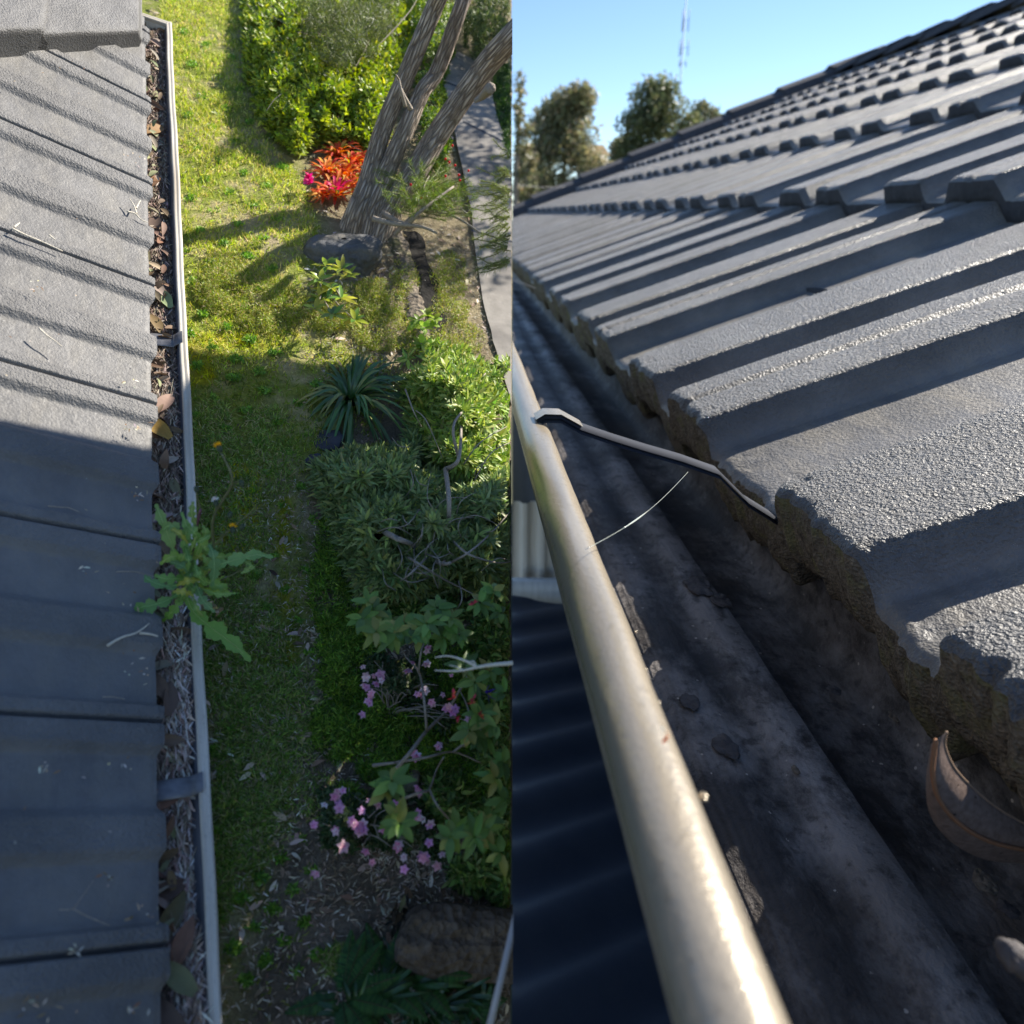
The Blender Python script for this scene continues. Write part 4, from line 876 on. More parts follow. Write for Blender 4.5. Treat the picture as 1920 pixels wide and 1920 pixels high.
# ---- twigs and specks on the left roof
def roofpt(px, py, h=.03):
    d = ray(float(px), float(py)); Q = d * ((NR @ P0) / (NR @ d)); return Q
def rt(pts, r, name, label, mat=TWIG, extra=()):
    g = Geo()
    for pl in (pts, *extra):
        base = np.array([roofpt(*p) for p in pl]) 
        ph = phA((base - P0) @ GA / 1.0); base = base + NR * (.075)
        tube(g, spline(base, 12), np.linspace(r, r * .5, 12), 6, (.5, .45, .4))
    tag(g.build(name, mat), label, 'twig', 'twigs lying on the left roof')
rt([(190, 1227), (215, 1212), (245, 1202), (268, 1185), (290, 1186)][:4], .006, 'twig', 'forked pale twig on the shaded tiles beside the weed', WHITETWIG, ([(250, 1203), (270, 1205), (284, 1209)],))
rt([(98, 1716), (124, 1714), (142, 1690), (163, 1662)], .0028, 'twig', 'thin three pronged twig on the lowest tiles', TWIG, ([(124, 1714), (155, 1730), (192, 1745)],))
rt([(80, 968), (105, 970), (120, 971), (140, 979)], .003, 'twig', 'short brown twig just above the dark tile joint')
rt([(207, 1089), (240, 1089), (262, 1094), (282, 1100)], .0032, 'twig', 'slender curved twig left of the weed')
rt([(65, 636), (80, 650), (95, 660), (108, 671)], .004, 'twig', 'straight straw coloured twig on the sunny tiles', WHITETWIG)
rt([(230, 416), (245, 420), (255, 430), (268, 436)], .005, 'twig', 'branched pale twig at the sunny roof edge', WHITETWIG, ([(248, 420), (243, 405), (235, 392)], [(247, 410), (255, 395)]))
rt([(180, 1322), (200, 1322), (222, 1326)], .003, 'twig', 'tiny straight twig above the second dark joint')
rt([(15, 450), (40, 462), (70, 474), (110, 492)], .005, 'twig', 'line of bark strips lodged in the sunny tile joint', WHITETWIG, ([(85, 462), (95, 470)], [(20, 448), (30, 440)]))
g = Geo()
cl_ = [(155, 1085, 20), (245, 1265, 24), (210, 1450, 22), (255, 1728, 22), (190, 1655, 18), (85, 1445, 25), (240, 820, 18), (250, 738, 14), (60, 560, 12), (235, 310, 14), (235, 1900, 20), (105, 140, 60), (245, 945, 10), (230, 1150, 16), (130, 1795, 10), (60, 1908, 30), (150, 1010, 120), (150, 1500, 130), (160, 620, 130)]
for x_, y_, r_ in cl_:
    n = int(rng.integers(5, 13)); px = np.clip(x_ + rng.normal(0, r_ * .9, n), 2, 280); py = y_ + rng.normal(0, r_ * .6, n)
    d = ray(px, py); Q = d * ((NR @ P0) / (d @ NR))[:, None] + NR * .078
    D = rdir(n); D = norm(D - NR * (D @ NR)[:, None]); leaves(g, Q, D, NR + .2 * rdir(n), rng.uniform(.006, .026, n) * (.6 if r_ > 50 else 1), rng.uniform(.002, .005, n) * (.6 if r_ > 50 else 1), pick(n, [(.5, .4, .26), (.3, .18, .1), (.6, .55, .45)]), m=2)
tag(g.build('roof_specks', DRY), 'seed husks and bits of bark scattered on the left roof tiles', 'debris', kind='stuff')

# ---- the weed growing out of the gutter
wb = ga((.06, -.03), -.52)
weed = empty('gutter_weed', wb, 'tall green thistle like weed with yellow flowers growing out of the left gutter', 'weed')
def wp(px, py, hz): return W(float(px), float(py), (wb @ FW) - hz)
g = Geo()
stems = [([(356, 1110, .0), (355, 1070, .08), (362, 1030, .14), (368, 990, .2), (376, 955, .25)], .010, .005), ([(358, 1075, .06), (385, 1048, .14), (400, 1030, .18), (398, 990, .24), (404, 960, .28), (420, 935, .32), (436, 905, .36), (428, 875, .38), (412, 846, .40)], .007, .0035),
         ([(400, 1025, .2), (418, 1005, .26), (436, 990, .3)], .005, .003), ([(405, 958, .28), (404, 945, .30)], .004, .003), ([(434, 905, .35), (452, 903, .38)], .003, .002), ([(436, 990, .3), (452, 975, .32), (470, 962, .33), (480, 950, .34)], .003, .002), ([(376, 955, .24), (370, 935, .26), (368, 918, .28)], .004, .0025), ([(357, 1090, .03), (380, 1100, .09), (420, 1085, .13), (470, 1060, .16)], .006, .002), ([(352, 1100, .02), (330, 1060, .1), (315, 1010, .15)], .005, .002)]
for pts, r0, r1 in stems: tube(g, spline([wp(*p) for p in pts], 20), np.linspace(r0, r1, 20), 8, (.14, .15, .07) if r0 < .009 else (.17, .07, .10))
g.build('stem', GLOSSLEAF, weed)
lv = [([(345, 1105, .05), (315, 1125, .1), (285, 1135, .12), (262, 1140, .12), (253, 1165, .10)], .030, (.08, .20, .08)), ([(352, 1095, .06), (335, 1060, .12), (318, 1010, .16), (300, 965, .17), (292, 945, .16)], .026, (.11, .22, .09)), ([(350, 1120, .05), (365, 1150, .08), (400, 1180, .1), (440, 1210, .1), (470, 1240, .08)], .042, (.12, .26, .07)),
      ([(362, 1070, .1), (400, 1062, .18), (440, 1050, .2), (480, 1040, .2), (512, 1045, .17)], .027, (.10, .22, .10)), ([(392, 1020, .2), (400, 1040, .22), (402, 1070, .2), (397, 1100, .17)], .026, (.09, .2, .11)), ([(355, 1090, .1), (335, 1085, .14), (310, 1085, .16), (290, 1078, .15)], .024, (.10, .24, .08)),
      ([(360, 1080, .1), (385, 1090, .14), (415, 1100, .15), (428, 1112, .13)], .026, (.12, .25, .08)), ([(352, 1070, .1), (340, 1045, .15), (318, 1045, .17), (300, 1058, .15)], .022, (.13, .26, .08)), ([(365, 1020, .16), (340, 1000, .2), (318, 985, .22), (300, 1000, .2)], .024, (.09, .19, .09)), ([(372, 990, .2), (360, 965, .25), (362, 940, .26)], .016, (.11, .21, .09)),
      ([(345, 1110, .05), (335, 1130, .07), (320, 1150, .07), (305, 1165, .05)], .022, (.10, .23, .06)), ([(362, 1060, .12), (372, 1030, .18), (385, 1000, .2), (380, 985, .2)], .018, (.12, .24, .08)), ([(365, 1090, .08), (395, 1110, .12), (405, 1095, .13), (420, 1080, .12)], .02, (.16, .28, .06)), ([(350, 1085, .1), (320, 1100, .14), (280, 1088, .15), (272, 1078, .14)], .018, (.08, .2, .1)),
      ([(358, 1050, .14), (345, 1020, .18), (350, 990, .2), (340, 960, .2)], .02, (.10, .22, .09)), ([(360, 1125, .04), (340, 1120, .06), (322, 1110, .08)], .022, (.12, .22, .06)), ([(370, 1075, .12), (390, 1060, .16), (380, 1040, .18)], .018, (.13, .26, .1)), ([(455, 1050, .17), (470, 1062, .17), (452, 1075, .16)], .014, (.11, .22, .09))]
for k_ in range(26):
    a0 = rng.uniform(0, 6.28); r_ = rng.uniform(30, 75); x0, y0 = 360 + rng.uniform(-14, 18), 1075 + rng.uniform(-60, 45); h0 = rng.uniform(.06, .2)
    lv.append(([(x0, y0, h0), (x0 + .5 * r_ * math.cos(a0), y0 - .5 * r_ * math.sin(a0), h0 + .05), (x0 + r_ * math.cos(a0 + .2), y0 - r_ * math.sin(a0 + .2), h0 + rng.uniform(-.04, .05))], rng.uniform(.010, .022), [(.10, .22, .08), (.13, .26, .09), (.09, .19, .10), (.2, .27, .07)][k_ % 4]))
for pts, hw0, c_ in lv:
    c_ = (c_[0] * 2.0, c_[1] * 1.6, c_[2] * 1.2)
    g = Geo(); m_ = 30; pc = spline([wp(*p) for p in pts], m_); tt = np.linspace(0, 1, m_)
    lob = .20 + .80 * abs(np.sin(tt * np.pi * 4.6 + .3)) ** .8; tooth = 1 + .14 * np.where(np.arange(m_) % 2, 1, -1)
    env = np.sin(np.pi * np.clip(tt * .93 + .05, 0, 1)) ** .55 * np.interp(tt, [0, .25, .6, 1], [.35, .7, 1.05, .5]); hw_ = hw0 * env * lob * tooth + .001
    tan = np.gradient(pc, axis=0); vw = -norm(pc); sd = norm(np.cross(tan, vw + .35 * rdir(1)[0]))
    ribbons(g, pc[None], sd[None], hw_[None], np.array([c_]), fold=.2)
    tube(g, pc[1:-3:3] + vw[1:-3:3] * .0015, .0013, 4, tuple(min(.6, x * 1.9 + .05) for x in c_), cap=False)
    g.build('leaf', LEAF, weed)
for x_, y_, hz, kind_ in [(410, 838, .41, 'y'), (437, 990, .31, 'y'), (452, 903, .38, 'b'), (404, 940, .3, 'w'), (368, 914, .28, 'b'), (455, 985, .31, 'b'), (432, 962, .3, 'b')]:
    g = Geo(); q = wp(x_, y_, hz); ax = norm(UP + .4 * rdir(1)[0])
    tube(g, np.array([q - ax * .022, q - ax * .012, q, q + ax * .006]), [.003, .010, .009, .006], 10, (.07, .10, .06))
    if kind_ != 'b':
        n = 26; c_ = (.85, .5, .02) if kind_ == 'y' else (.7, .7, .68); leaves(g, np.repeat(q[None], n, 0), norm(rdir(n) * .9 + ax * 1.0), rdir(n), .02, .0035, pick(n, [c_], .1), 0, 2, 0)
    g.build('flower_head', PETAL, weed)
g = Geo()
for q_ in [(378, 1137), (392, 1140), (408, 1143)]:
    q = wp(q_[0], q_[1], .05); leaves(g, np.repeat(q[None], 5, 0), rdir(5), rdir(5), .028, .012, pick(5, [(.45, .38, .22), (.3, .22, .12)]), .5, 4, .3)
g.build('dead_leaf', DRY, weed)

for o_ in list(C.objects):
    if o_.type != 'MESH' or o_.name.split('.')[0] in ('terrain', 'shade_blocker', 'crown'): continue
    n_ = len(o_.data.vertices); vv = np.empty(n_ * 3); o_.data.vertices.foreach_get('co', vv); ox = o_.parent.location[0] if o_.parent else 0
    if vv[0::3].max() + ox > .004: bisect_x(o_, False)

# ================================================================ RIGHT: looking along the eave
K = 10.0
psi = math.atan(.0676 * cth)
GB = np.array([-math.sin(psi), math.cos(psi), 0]); EB = np.array([math.cos(psi), math.sin(psi), 0]); ZB = np.array([0, 0, 1.])
al = math.radians(22); RB_ = math.cos(al) * EB + math.sin(al) * ZB; NB = -math.sin(al) * EB + math.cos(al) * ZB
def B3(X, s, H): # lateral, along, drop below the lens; in tile units
    X, s, H = np.broadcast_arrays(np.asarray(X, float), np.asarray(s, float), np.asarray(H, float))
    return K * (X[..., None] * EB + s[..., None] * GB - H[..., None] * ZB)
# added blocker above the picture, outlined to shade the lower garden and roof
vt = .76
def blocker(x, z, lift=0): return x * RT + (vt * z) * UP + z * FW + lift * UP
def onto(P):
    P = np.atleast_2d(P); x, y, z = P @ RT, P @ UP, P @ FW; sx, sy, sz = S @ RT, S @ UP, S @ FW
    t_ = (vt * z - y) / (sy - vt * sz); return np.stack([x + t_ * sx, z + t_ * sz], 1)
def rp(px, py): d = ray(float(px), float(py)); return d * ((NR @ P0) / (NR @ d))
g0 = onto(np.array([gp(float(a), float(b)) for a, b in [(330, 650), (745, 700)]] + [gp(float(a), float(b), .3) for a, b in [(750, 745), (790, 900), (965, 930)]] + [gp(float(a), float(b)) for a, b in [(965, 1920), (300, 1920)]]))
r0 = onto(np.array([rp(a, b) for a, b in [(-60, 795), (290, 872), (-60, 1960)]]))
print('occluder', g0.round(2).tolist(), r0.round(2).tolist())
lim = onto(np.array([B3(.0378, .085, .131), B3(.0378, .9, .131)]))
print('limit', lim.round(2).tolist())
ep = [tuple(r0[0]), tuple(r0[1]), tuple(g0[0]), tuple(g0[1]), tuple(g0[2]), tuple(g0[3])]
def lx(z): return lim[0][0] + (z - lim[0][1]) * (lim[1][0] - lim[0][0]) / (lim[1][1] - lim[0][1]) + .035
ep = ep[:6]
ep += [(min(g0[4][0], lx(g0[4][1])), g0[4][1]), (min(g0[5][0], lx(g0[5][1])), g0[5][1]), (min(g0[6][0], lx(r0[2][1])), r0[2][1]), tuple(r0[2])]
g = Geo(); nE = len(ep); tp = np.array([blocker(x, z, .1) for x, z in ep]); bt = np.array([blocker(x, z) for x, z in ep])
tri = mathutils.geometry.tessellate_polygon([[Vector((x, z, 0)) for x, z in ep]])
g.add(np.concatenate([bt, tp]), Q=[(i, (i + 1) % nE, (i + 1) % nE + nE, i + nE) for i in range(nE)], T=list(tri) + [tuple(i + nE for i in t_) for t_ in tri])
tag(g.build('shade_blocker', CREAM, smooth_=False), 'added unseen eave of the upper storey above the lower garden', 'blocker')  # cream underside also bounces light into the shade

X0, H0 = .220, .199
roofB = empty('tiled_roof', B3(1., 2., .1), 'backlit rough charcoal tiled roof climbing to the right above the empty gutter', 'roof')
PER = .48
def profB(s):
    p = s % PER; e = .016
    up = lambda a, b: smooth(a - e, a, p) * (1 - smooth(b, b + e, p))
    return up(.170, .278) + up(.366, .474) + (1 - smooth(-.006, -.006 + e, p)) * 0
def grv(s): return np.exp(-(((s % PER) - .232) / .004) ** 2)
def courseB(j, sarr, xarr, hi):
    Lc = .59; x0 = j * Lc
    s_ = np.asarray(sarr); tt = np.asarray(xarr)        # tt slope distance from this course's front edge
    Sg, Tg = np.meshgrid(s_, tt, indexing='ij'); cr = profB(Sg)
    rough = fbm(Sg * 420, Tg * 420, 2, 3) - .5 if hi else 0
    chip = np.exp(-Tg / .012)
    edge = (.010 * (fbm(Sg * 28, Sg * 0, 4, 5) - .5) + .006 * (fbm(Sg * 160, Sg * 0, 2, 6) - .5)) * chip
    h = .036 * (1 - Tg / Lc) + .031 * cr - .007 * grv(Sg) + .0012 * (fbm(Sg * 40, Tg * 12, 3, 4) - .5) + (.0011 * rough * (.25 + .75 * cr) if hi else 0) - .006 * np.exp(-Tg / .004)
    if j == 0: h = h - .004 * smooth(.62, .8, fbm(Sg * 60, Tg * 60, 2, 8)) * np.exp(-Tg / .02)
    V = K * (X0 * EB - H0 * ZB + (x0 + Tg + edge)[..., None] * RB_ + Sg[..., None] * GB + (h - .036)[..., None] * NB)
    V = V.reshape(-1, 3); tc = np.stack([K * (x0 + Tg).ravel(), K * Sg.ravel(), K * h.ravel()], 1)
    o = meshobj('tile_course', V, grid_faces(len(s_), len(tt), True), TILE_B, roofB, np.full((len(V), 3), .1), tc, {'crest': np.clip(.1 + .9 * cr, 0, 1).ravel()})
    bisect_x(o)
    k = 9 if hi else 3; top_ = V.reshape(len(s_), len(tt), 3)[:, 0]; rows = []
    th = .054 if j == 0 else .036
    for q in range(k):
        f = q / (k - 1); lump_ = (fbm(s_ * 55, s_ * 0 + f * 3.2, 4, 19) - .5) * .005 + (fbm(s_ * 200, s_ * 0 + f * 9, 2, 23) - .5) * .003 if q else 0 * s_
        rows.append(top_ - NB * K * th * f * (1 + (.16 * (fbm(s_ * 22, s_ * 0, 3, 29) - .5) if q == k - 1 else 0 * s_))[:, None] - RB_ * K * (lump_ * (1 if hi else .3) + .003 * np.sin(np.pi * f))[:, None])
    rows.append(rows[-1] + RB_ * K * .15)
    Vf = np.stack(rows, 1).reshape(-1, 3); o = meshobj('tile_edge', Vf, grid_faces(len(s_), len(rows)), TILE_EDGE_B if j == 0 else TILE_EDGE_FAR, roofB, np.full((len(Vf), 3), .1), Vf); bisect_x(o)
TILE_EDGE_FAR = rough_mat('tile_front', (.04, .042, .05), (.08, .08, .09), 3, None, .5, .05)
def ser(a, b, d0, gr):
    out = [a]
    while out[-1] < b: out.append(out[-1] + d0 * (1 + gr * (out[-1] - a)))
    return np.array(out)
courseB(0, ser(.02, 9.5, .0015, 3.0), ser(0, .595, .0013, 7.0), True)
for j in range(1, 8): courseB(j, ser(.02, 9.5, .004, 1.2), ser(0, .60 if j < 7 else .4, .010, 3.0), False)
# ridge caps
xr = 4.53; rc = 0
for i, s0 in enumerate(np.arange(.2, 9.5, .62)):
    g = Geo(); sec = [(-.26, -.06), (-.22, .01), (-.06, .075), (.06, .08), (.2, .02), (.24, -.05)]; l0, l1 = .03, 0.0
    V = []
    for s__, lf in ((s0, .035), (s0 + .02, .035), (s0 + .66, .0)):
        V.append([K * (X0 * EB - H0 * ZB + xr * RB_ + p[0] * EB + (p[1] + lf) * ZB + s__ * GB) for p in sec])
    V = np.array(V); g.add(V.reshape(-1, 3), Q=grid_faces(3, len(sec), True)); g.add(V[0], T=[(0, i_, i_ + 1) for i_ in range(1, len(sec) - 1)])
    o = g.build('ridge_cap', TILE_EDGE_FAR, roofB, smooth_=False); bisect_x(o)
# verge caps down the far gable
for i, xs in enumerate(np.arange(.1, 4.5, .6)):
    g = Geo(); V = []
    for xx, lf in ((xs, .055), (xs + .64, .02)):
        V.append([K * (X0 * EB - H0 * ZB + xx * RB_ + (9.5 + p[0]) * GB + (p[1] + lf) * NB) for p in [(-.2, -.03), (-.16, .05), (0, .09), (.1, .06), (.12, -.1)]])
    V = np.array(V); g.add(V.reshape(-1, 3), Q=grid_faces(2, 5)); g.add(V[0], T=[(0, i_, i_ + 1) for i_ in range(1, 4)])
    o = g.build('ridge_cap', TILE_EDGE_FAR, roofB, smooth_=False); bisect_x(o)
g = Geo()    # fascia, soffit and house wall below the roof
box(g, B3(.265, -.2, .42), GB * K * 9.8, EB * K * .02, ZB * K * .15); o = g.build('fascia', DARKMETAL, roofB); bisect_x(o)
g = Geo(); box(g, B3(.5, -.2, 3.4), GB * K * 9.8, EB * K * .06, ZB * K * 3.3); o = g.build('wall', rough_mat('dark_render', (.05, .05, .055), (.08, .08, .085), .5), roofB); bisect_x(o)

# ---- right gutter
gutB = empty('gutter', B3(.1, .8, .15), 'nearly empty dark gutter with a thick rounded cream lip, right hand view', 'gutter')
sB = ser(-.1, 9.5, .006, 2.0)
def sweepB(name, sec, mat, lumps=0., seg=None):
    g = Geo(); sec = np.array(sec); S_, I_ = np.meshgrid(sB, np.arange(len(sec)), indexing='ij')
    X = sec[I_, 0] + lumps * (fbm(S_ * 22, I_ * .35, 3, 3) - .5); H = sec[I_, 1] + lumps * (fbm(S_ * 26 + 9, I_ * .35, 3, 4) - .5)
    V = B3(X, S_, H).reshape(-1, 3); tc = np.stack([K * X.ravel(), -K * H.ravel(), K * S_.ravel()], 1); g.add(V, Q=grid_faces(len(sB), len(sec)), tc=tc)
    o = g.build(name, mat, gutB); bisect_x(o); return o
bc = (.0468, .1395); rb = .0093; ang = np.linspace(math.radians(-60), math.radians(245), 26)
bead = [(bc[0] + rb * 1.08 * math.cos(a_), bc[1] - rb * math.sin(a_)) for a_ in ang]
sweepB('lip', bead, BEAD_B, .0012)
sweepB('outer_face', [(bc[0] - .0085, bc[1] + .005), (bc[0] - .0095, bc[1] + .0065), (bc[0] - .009, bc[1] + .008), (bc[0] + .002, bc[1] + .02), (.061, .2), (.084, .31), (.25, .31)], BEAD_B, .0004)
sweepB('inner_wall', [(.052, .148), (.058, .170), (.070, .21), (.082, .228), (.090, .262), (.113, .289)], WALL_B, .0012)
sweepB('trough', [(.1115, .288), (.114, .290), (.122, .290), (.125, .286), (.150, .286), (.156, .290), (.172, .290), (.176, .286), (.200, .286), (.203, .293), (.250, .295), (.258, .28), (.26, .235)], FLOOR_B, .0014)
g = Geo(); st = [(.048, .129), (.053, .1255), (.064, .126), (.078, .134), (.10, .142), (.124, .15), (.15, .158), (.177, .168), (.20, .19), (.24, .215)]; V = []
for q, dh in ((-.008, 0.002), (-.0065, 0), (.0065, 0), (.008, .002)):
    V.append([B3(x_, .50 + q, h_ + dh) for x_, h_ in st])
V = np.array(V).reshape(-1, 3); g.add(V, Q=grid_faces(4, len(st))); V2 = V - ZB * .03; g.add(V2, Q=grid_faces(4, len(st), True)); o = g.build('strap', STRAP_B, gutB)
g = Geo(); sc2 = [(.047, .1285), (.053, .1248), (.064, .1253), (.079, .1338)]; V = np.array([[B3(x_, .50 + q, h_ - .0004) for x_, h_ in sc2] for q in (-.0085, .0085)]).reshape(-1, 3); g.add(V, Q=grid_faces(2, 4)); g.build('strap_lit_end', BEAD_B, gutB)  # sunlit end of the strap, its light put into a cream overlay
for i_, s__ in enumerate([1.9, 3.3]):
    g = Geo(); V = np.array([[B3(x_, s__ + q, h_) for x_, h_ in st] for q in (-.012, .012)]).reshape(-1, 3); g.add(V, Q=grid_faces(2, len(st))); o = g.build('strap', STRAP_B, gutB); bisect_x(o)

# curled brown gum leaf under the tiles
g = Geo(); topl = [(1775, 1372), (1772, 1400), (1790, 1440), (1825, 1478), (1870, 1515), (1930, 1550)]; botl = [(1745, 1395), (1736, 1470), (1745, 1530), (1785, 1580), (1850, 1612), (1930, 1620)]
tA = spline([W(float(x), float(y), 2.72 + .05 * i_) for i_, (x, y) in enumerate(topl)], 26); bA = spline([W(float(x), float(y), 2.82 + .05 * i_) for i_, (x, y) in enumerate(botl)], 26)
rows = [tA * (1 - f) + bA * f - norm(tA) * .10 * math.sin(f * math.pi) for f in np.linspace(0, 1, 9)]; V = np.stack(rows, 1).reshape(-1, 3)
m = M('brown_gum_leaf', .55, .35); tcn = m.attr('Col'); ge = m.n('NewGeometry'); nz = m.noise(ge.outputs['Position'], 40, 4); vo = m.vor(ge.outputs['Position'], 14)
c1 = m.mix(m.mapr(nz.outputs[0], .3, .7, 0, 1).outputs[0], (.12, .085, .07), (.22, .165, .14)); sp_ = m.math('LESS_THAN', vo.outputs['Distance'], .09)
c2 = m.mix(sp_.outputs[0], c1.outputs[2], (.03, .02, .018)); m.l(c2.outputs[2], m.b.inputs['Base Color']); m.l(m.bump(nz.outputs[0], .4, .01).outputs[0], m.b.inputs['Normal'])
g.add(V, Q=grid_faces(26, 9)); g.add(V - norm(V) * -.006, Q=grid_faces(26, 9, True)); lt = empty('curled_leaf', W(1800., 1550., 2.8), 'long brown curled leaf standing on edge under the nearest tile', 'leaf')
g.build('blade', m.m, lt); g = Geo(); vein = np.stack(rows, 1)[:, 5] - norm(np.stack(rows, 1)[:, 5]) * .012; tube(g, vein, .009, 6, (.30, .15, .08)); tube(g, tA, .005, 5, (.32, .22, .15)); g.build('vein', DRY, lt)

# flakes and clumps on the gutter floor
def clump(name, X, s, H, r, label, seed, mat=DIRT, group=None, cat='debris', flat=.35, hz=1.):
    c0 = B3(X, s, H); u = np.linspace(0, 2 * np.pi, 28, endpoint=False); v = np.linspace(.02, np.pi - .02, 16); U_, V_ = np.meshgrid(u, v, indexing='ij')
    Xx = np.cos(U_) * np.sin(V_); Yy = np.sin(U_) * np.sin(V_); Zz = np.cos(V_); d = .55 + .9 * fbm(Xx * 2.2 + seed, Yy * 2.2 + Zz + seed, 4, seed)
    P = c0 + K * r * ((Xx * d)[..., None] * EB + (Yy * d * 1.5)[..., None] * GB + (Zz * d * flat)[..., None] * ZB)
    V = P.reshape(-1, 3); i = np.arange(len(V)).reshape(28, 16); nx = np.roll(i, -1, 0); g = Geo(); g.add(V, Q=np.stack([i[:, :-1], nx[:, :-1], nx[:, 1:], i[:, 1:]], -1).reshape(-1, 4)); return tag(g.build(name, mat), label, cat, group)
GRPC = 'dry dirt flakes on the floor of the right gutter'
def fl(px, py, H=.286):
    y_ = (py - 407); d = FPX * H * K / (cth * y_); return (px - 864) * d / FPX / K, (d / K - H * sth) / cth
for i, (x_, y_, r_, lab) in enumerate([(1300, 1120, .014, 'grey flake patch farthest up the gutter floor'), (1345, 1150, .010, 'small grey flake right of the farthest patch'), (1500, 1120, .011, 'pale curled flake close under the tile edge'), (1275, 1340, .008, 'flake against the inner wall below the tiny insect'), (1345, 1430, .009, 'brown grey flake beside the ribbed floor'),
                                       (1480, 1480, .003, 'tiny white crumb in the middle of the floor'), (1680, 1385, .005, 'pale crumb halfway to the curled leaf'), (1850, 1715, .006, 'pale grey crust patch below the curled leaf'), (1895, 1770, .005, 'small crust patch at the right edge of the picture'), (1620, 1260, .007, 'dull brown lump below the mossy edge'), (1560, 1330, .005, 'dark crumb near the mossy edge')]):
    X_, s_ = fl(x_, y_); clump('dirt_flake', X_, s_, .284, r_ * .75, lab, 40 + i, DIRT if i not in (5, 6, 7) else STONE, GRPC, flat=.18)
clump('grey_pebble', *fl(1912, 1860, .2), .2, .004, 'blurred grey pebble at the lower right edge', 91, DIRT, None, 'pebble', flat=1.)
# drips of dried paint along the inside of the lip
for i, (x_, y_) in enumerate([(1133, 1130), (1197, 1272), (1221, 1336), (1303, 1518), (1180, 1200)]):
    H_ = .1415; X_, s_ = fl(x_ - 3, y_, H_); clump('paint_drip', X_, s_, H_, [.0004, .0006, .0006, .0011, .0004][i], ['highest', 'second', 'middle', 'lowest and largest', 'faint small'][i] + ' dried drip on the inner edge of the cream lip', 60 + i, BEAD_B, 'dried drips on the cream lip', 'drip', flat=1.)
# insect husk
hb = W(1252., 1385., 1.86); t = empty('insect_husk', hb, 'tiny orange and white insect husk stuck to the inside of the cream lip', 'insect')
g = Geo(); tube(g, spline([W(1243., 1392., 1.86), W(1248., 1386., 1.85), W(1252., 1378., 1.85)], 6), [.002, .004, .004, .004, .003, .001], 8, (.8, .2, .03)); g.build('body', PETAL, t)
g = Geo(); leaves(g, np.array([W(1246., 1372., 1.85)] * 3), np.array([W(1264., 1388., 1.86) - W(1246., 1372., 1.85), W(1238., 1360., 1.85) - W(1246., 1372., 1.85), W(1260., 1372., 1.85) - W(1246., 1372., 1.85)]), rdir(3), np.array([.022, .02, .016]), .004, np.array([(.7, .5, .35), (.75, .7, .6), (.6, .4, .3)]), .1, 4, .2); g.build('wing', PETAL, t)
# spider threads
m = M('spider_silk', .2, 1.); m.b.inputs['Base Color'].default_value = (.45, .5, .45, 1); SILK = m.m
g = Geo(); a0 = W(1098., 1030., 3.0); a1 = W(1290., 885., 4.6)
pl = np.array([a0 * (1 - f) + a1 * f - ZB * .05 * math.sin(math.pi * f) for f in np.linspace(0, 1, 20)]); tube(g, pl, .0012, 5, (.4, .4, .4)); q = pl[5:11]; tube(g, q, [.001, .003, .0045, .0045, .003, .001], 6, (.5, .9, .5))  # added thicker length stands for the thread's glint
tag(g.build('spider_thread', SILK), 'fine spider thread stretched across the right gutter', 'spider web')

# ---- below the right gutter: shed roof, rail and pale sheet fence
def Wz(px, py, z): r_ = ray(float(px), float(py)); return r_ * (z / r_[2])
g = Geo(); zr = -9.0; xs = np.linspace(0, 9, 90); ys = np.linspace(4, 17.0, 130); Xg, Yg = np.meshgrid(xs, ys, indexing='ij')
dirv = np.array([math.cos(.5), math.sin(.5)]); q = Xg * dirv[1] * -1 + Yg * dirv[0]
Zg = zr + .05 * np.sign(np.sin(q * 6.0)) * abs(np.sin(q * 6.0)) ** .6 - .12 * (Xg)
V = np.stack([Xg, Yg, Zg], -1).reshape(-1, 3); g.add(V, Q=grid_faces(90, 130)); srf = empty('shed_roof', (3, 10, zr), 'dark blue ribbed lower roof seen below the cream lip', 'roof'); o = g.build('roof_sheet', DARKMETAL, srf)
g = Geo(); box(g, (.2, 4.2, -33.9), (8.6, 0, 0), (0, 12.6, 0), (0, 0, 23.8)); g.build('wall', rough_mat('shed_wall', (.1, .1, .1), (.16, .16, .16), 1), srf)
g = Geo(); p0 = Wz(962, 1170, -8.9); box(g, (0.003, 17.3, -9.35), (9, 0, 0), (0, .25, 0), (0, 0, .62), (.3, .3, .3)); tag(g.build('capping_rail', GREYPOLE), 'grey capping rail between the pale fence and the dark lower roof', 'rail')
g = Geo(); xs = np.linspace(.003, 9, 260); Vv = []
for z_ in (-9.3, -6.9): Vv.append(np.stack([xs, 18.2 + .08 * np.clip(np.sin(xs * 14) * 2, -1, 1), np.full_like(xs, z_)], -1))
V = np.stack(Vv, 1).reshape(-1, 3); g.add(V, Q=grid_faces(260, 2)); tag(g.build('sheet_fence', CREAM), 'pale cream ribbed sheet fence beyond the dark lower roof', 'fence')

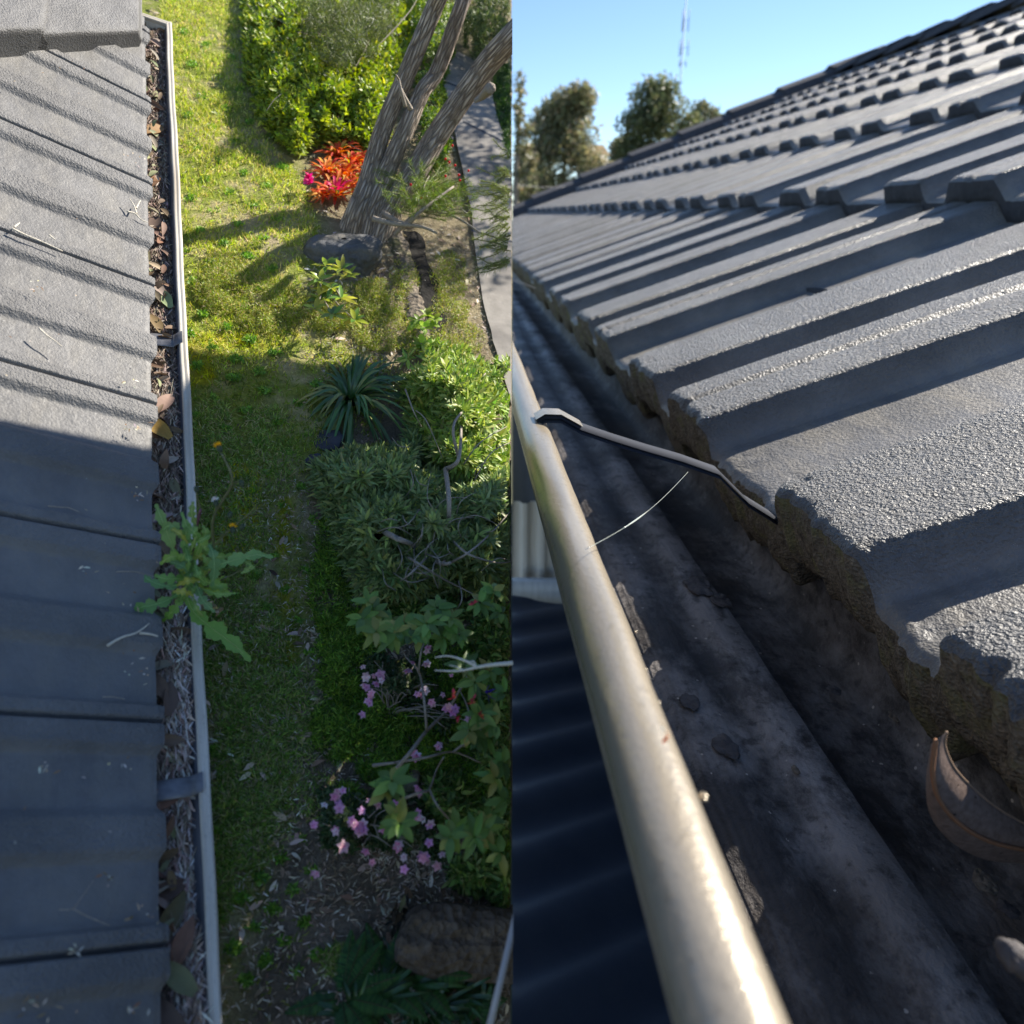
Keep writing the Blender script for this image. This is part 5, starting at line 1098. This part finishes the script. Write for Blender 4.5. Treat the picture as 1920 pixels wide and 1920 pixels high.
# ---- distance: trees, house, mast, wire
def far_tree(x, ytop, wpx, d, label, seed, pal, ybase=440, n=9000):
    c0 = W(float(x), float(ybase), d); sc_ = d / FPX; Ht = (ybase - ytop) * sc_ / cth; t = empty('tree', c0, label, 'tree', 'trees on the skyline beyond the roof')
    g = Geo(); tube(g, spline([c0 - ZB * 8, c0 + ZB * Ht * .4, c0 + ZB * Ht * .75 + RT * .6], 10), np.linspace(.5, .15, 10), 8, (.3, .25, .2)); g.build('trunk', BARK, t)
    r2 = np.random.default_rng(seed); g = Geo(); nc = 46
    for i in range(nc):
        f = r2.uniform(.25, 1.); wd = wpx * .5 * sc_ * (1 - .65 * max(0, f - .45) / .55); ctr = c0 + RT * r2.uniform(-1, 1) * wd + ZB * Ht * f * .93 + FW * r2.uniform(-1, 1) * wd * .7
        rad = wpx * sc_ * r2.uniform(.13, .25); k = n // nc; q = ctr + norm(r2.standard_normal((k, 3))) * (rad * r2.random(k) ** .4)[:, None] * np.array([1.1, 1.1, .8])
        ok = q[:, 0] > .4; q = q[ok]; k = len(q)
        if k == 0: continue
        leaves(g, q, norm(r2.standard_normal((k, 3)) - .4 * ZB), norm(r2.standard_normal((k, 3))), r2.uniform(.5, 1.0, k) * d / 130, r2.uniform(.10, .2, k) * d / 130, pick(k, pal), m=2)
    g.build('crown', LEAF, t)
EUC = [(.20, .20, .10), (.28, .26, .14), (.14, .15, .07), (.34, .30, .18)]
far_tree(1055, 208, 150, 120, 'broad olive gum tree on the skyline, left of the gap', 5, EUC, n=16000)
far_tree(1222, 190, 150, 130, 'tall dark gum tree rising behind the roof, nearest the mast', 6, [(.15, .17, .08), (.22, .23, .11), (.11, .13, .06)], n=15000)
far_tree(1305, 215, 80, 175, 'smaller paler tree just right of the tall dark one', 7, [(.16, .17, .09), (.22, .22, .12)], n=7000)
far_tree(968, 180, 60, 105, 'edge of a tree cut off at the left side of the sky', 8, EUC, n=2500)
far_tree(1000, 300, 120, 150, 'low rounded tree filling in below the broad gum tree', 9, EUC, n=5000)
far_tree(1160, 285, 80, 170, 'low shaded tree in the gap between the two big gums', 10, EUC, n=3000)
t = empty('distant_house', W(1120., 330., 160.), 'small cream house glimpsed between the distant trees', 'house')
g = Geo(); b0 = W(1085., 345., 160.); box(g, b0 - ZB * 20, RT * 6.0, np.array([0, 6., 0]), ZB * (20 + 5.5)); g.build('wall', rough_mat('cream_wall', (.7, .62, .5), (.8, .72, .6), .3, None, .1), t)
g = Geo(); r0 = b0 + ZB * 5.5; V = [r0 - RT * .5, r0 + RT * 6.5, r0 + RT * 6.5 + np.array([0, 6, 0]), r0 - RT * .5 + np.array([0, 6, 0]), r0 + RT * .8 + np.array([0, 3, 2.2]), r0 + RT * 5.2 + np.array([0, 3, 2.2])]
g.add(np.array(V), Q=[(0, 1, 5, 4), (2, 3, 4, 5)], T=[(1, 2, 5), (3, 0, 4)]); g.build('roof', rough_mat('tan_tiles', (.45, .3, .14), (.55, .4, .22), .5, None, .1), t, smooth_=False)
t = empty('radio_mast', W(1258., 330., 260.), 'tall thin radio mast standing up into the sky behind the trees', 'mast')
m = M('haze_painted_steel', .6); m.b.inputs['Base Color'].default_value = (.50, .62, .80, 1)  # sky-toned base paints distance haze onto the mast
g = Geo(); mb = W(1258., 400., 260.); tube(g, np.array([mb - ZB * 20, mb + ZB * (320 * 260 / FPX / cth)]), [.32, .18], 8, (.3, .3, .4)); g.build('pole', m.m, t)
g = Geo()
for py_, w_, hgt in [(150, 1.6, 4.5), (112, 1.1, 6), (172, 1.2, 2)]:
    c0 = mb + ZB * ((400 - py_) * 260 / FPX / cth); 
    for a0 in (0, 2.1, 4.2): box(g, c0 + np.array([math.cos(a0) * w_, math.sin(a0) * w_, -hgt / 2]), (.3, 0, 0), (0, .3, 0), (0, 0, hgt)); box(g, c0, np.array([math.cos(a0) * w_, math.sin(a0) * w_, 0]), (0, .15, 0.), (0, 0, .15))
g.build('antenna', m.m, t)
g = Geo(); tube(g, spline([W(966., 345., 60.), W(1010., 351., 62.), W(1060., 350., 64.)], 12), .03, 5, (.05, .05, .05)); tag(g.build('overhead_wire', DARKMETAL), 'dark overhead wire in front of the left hand trees', 'wire')
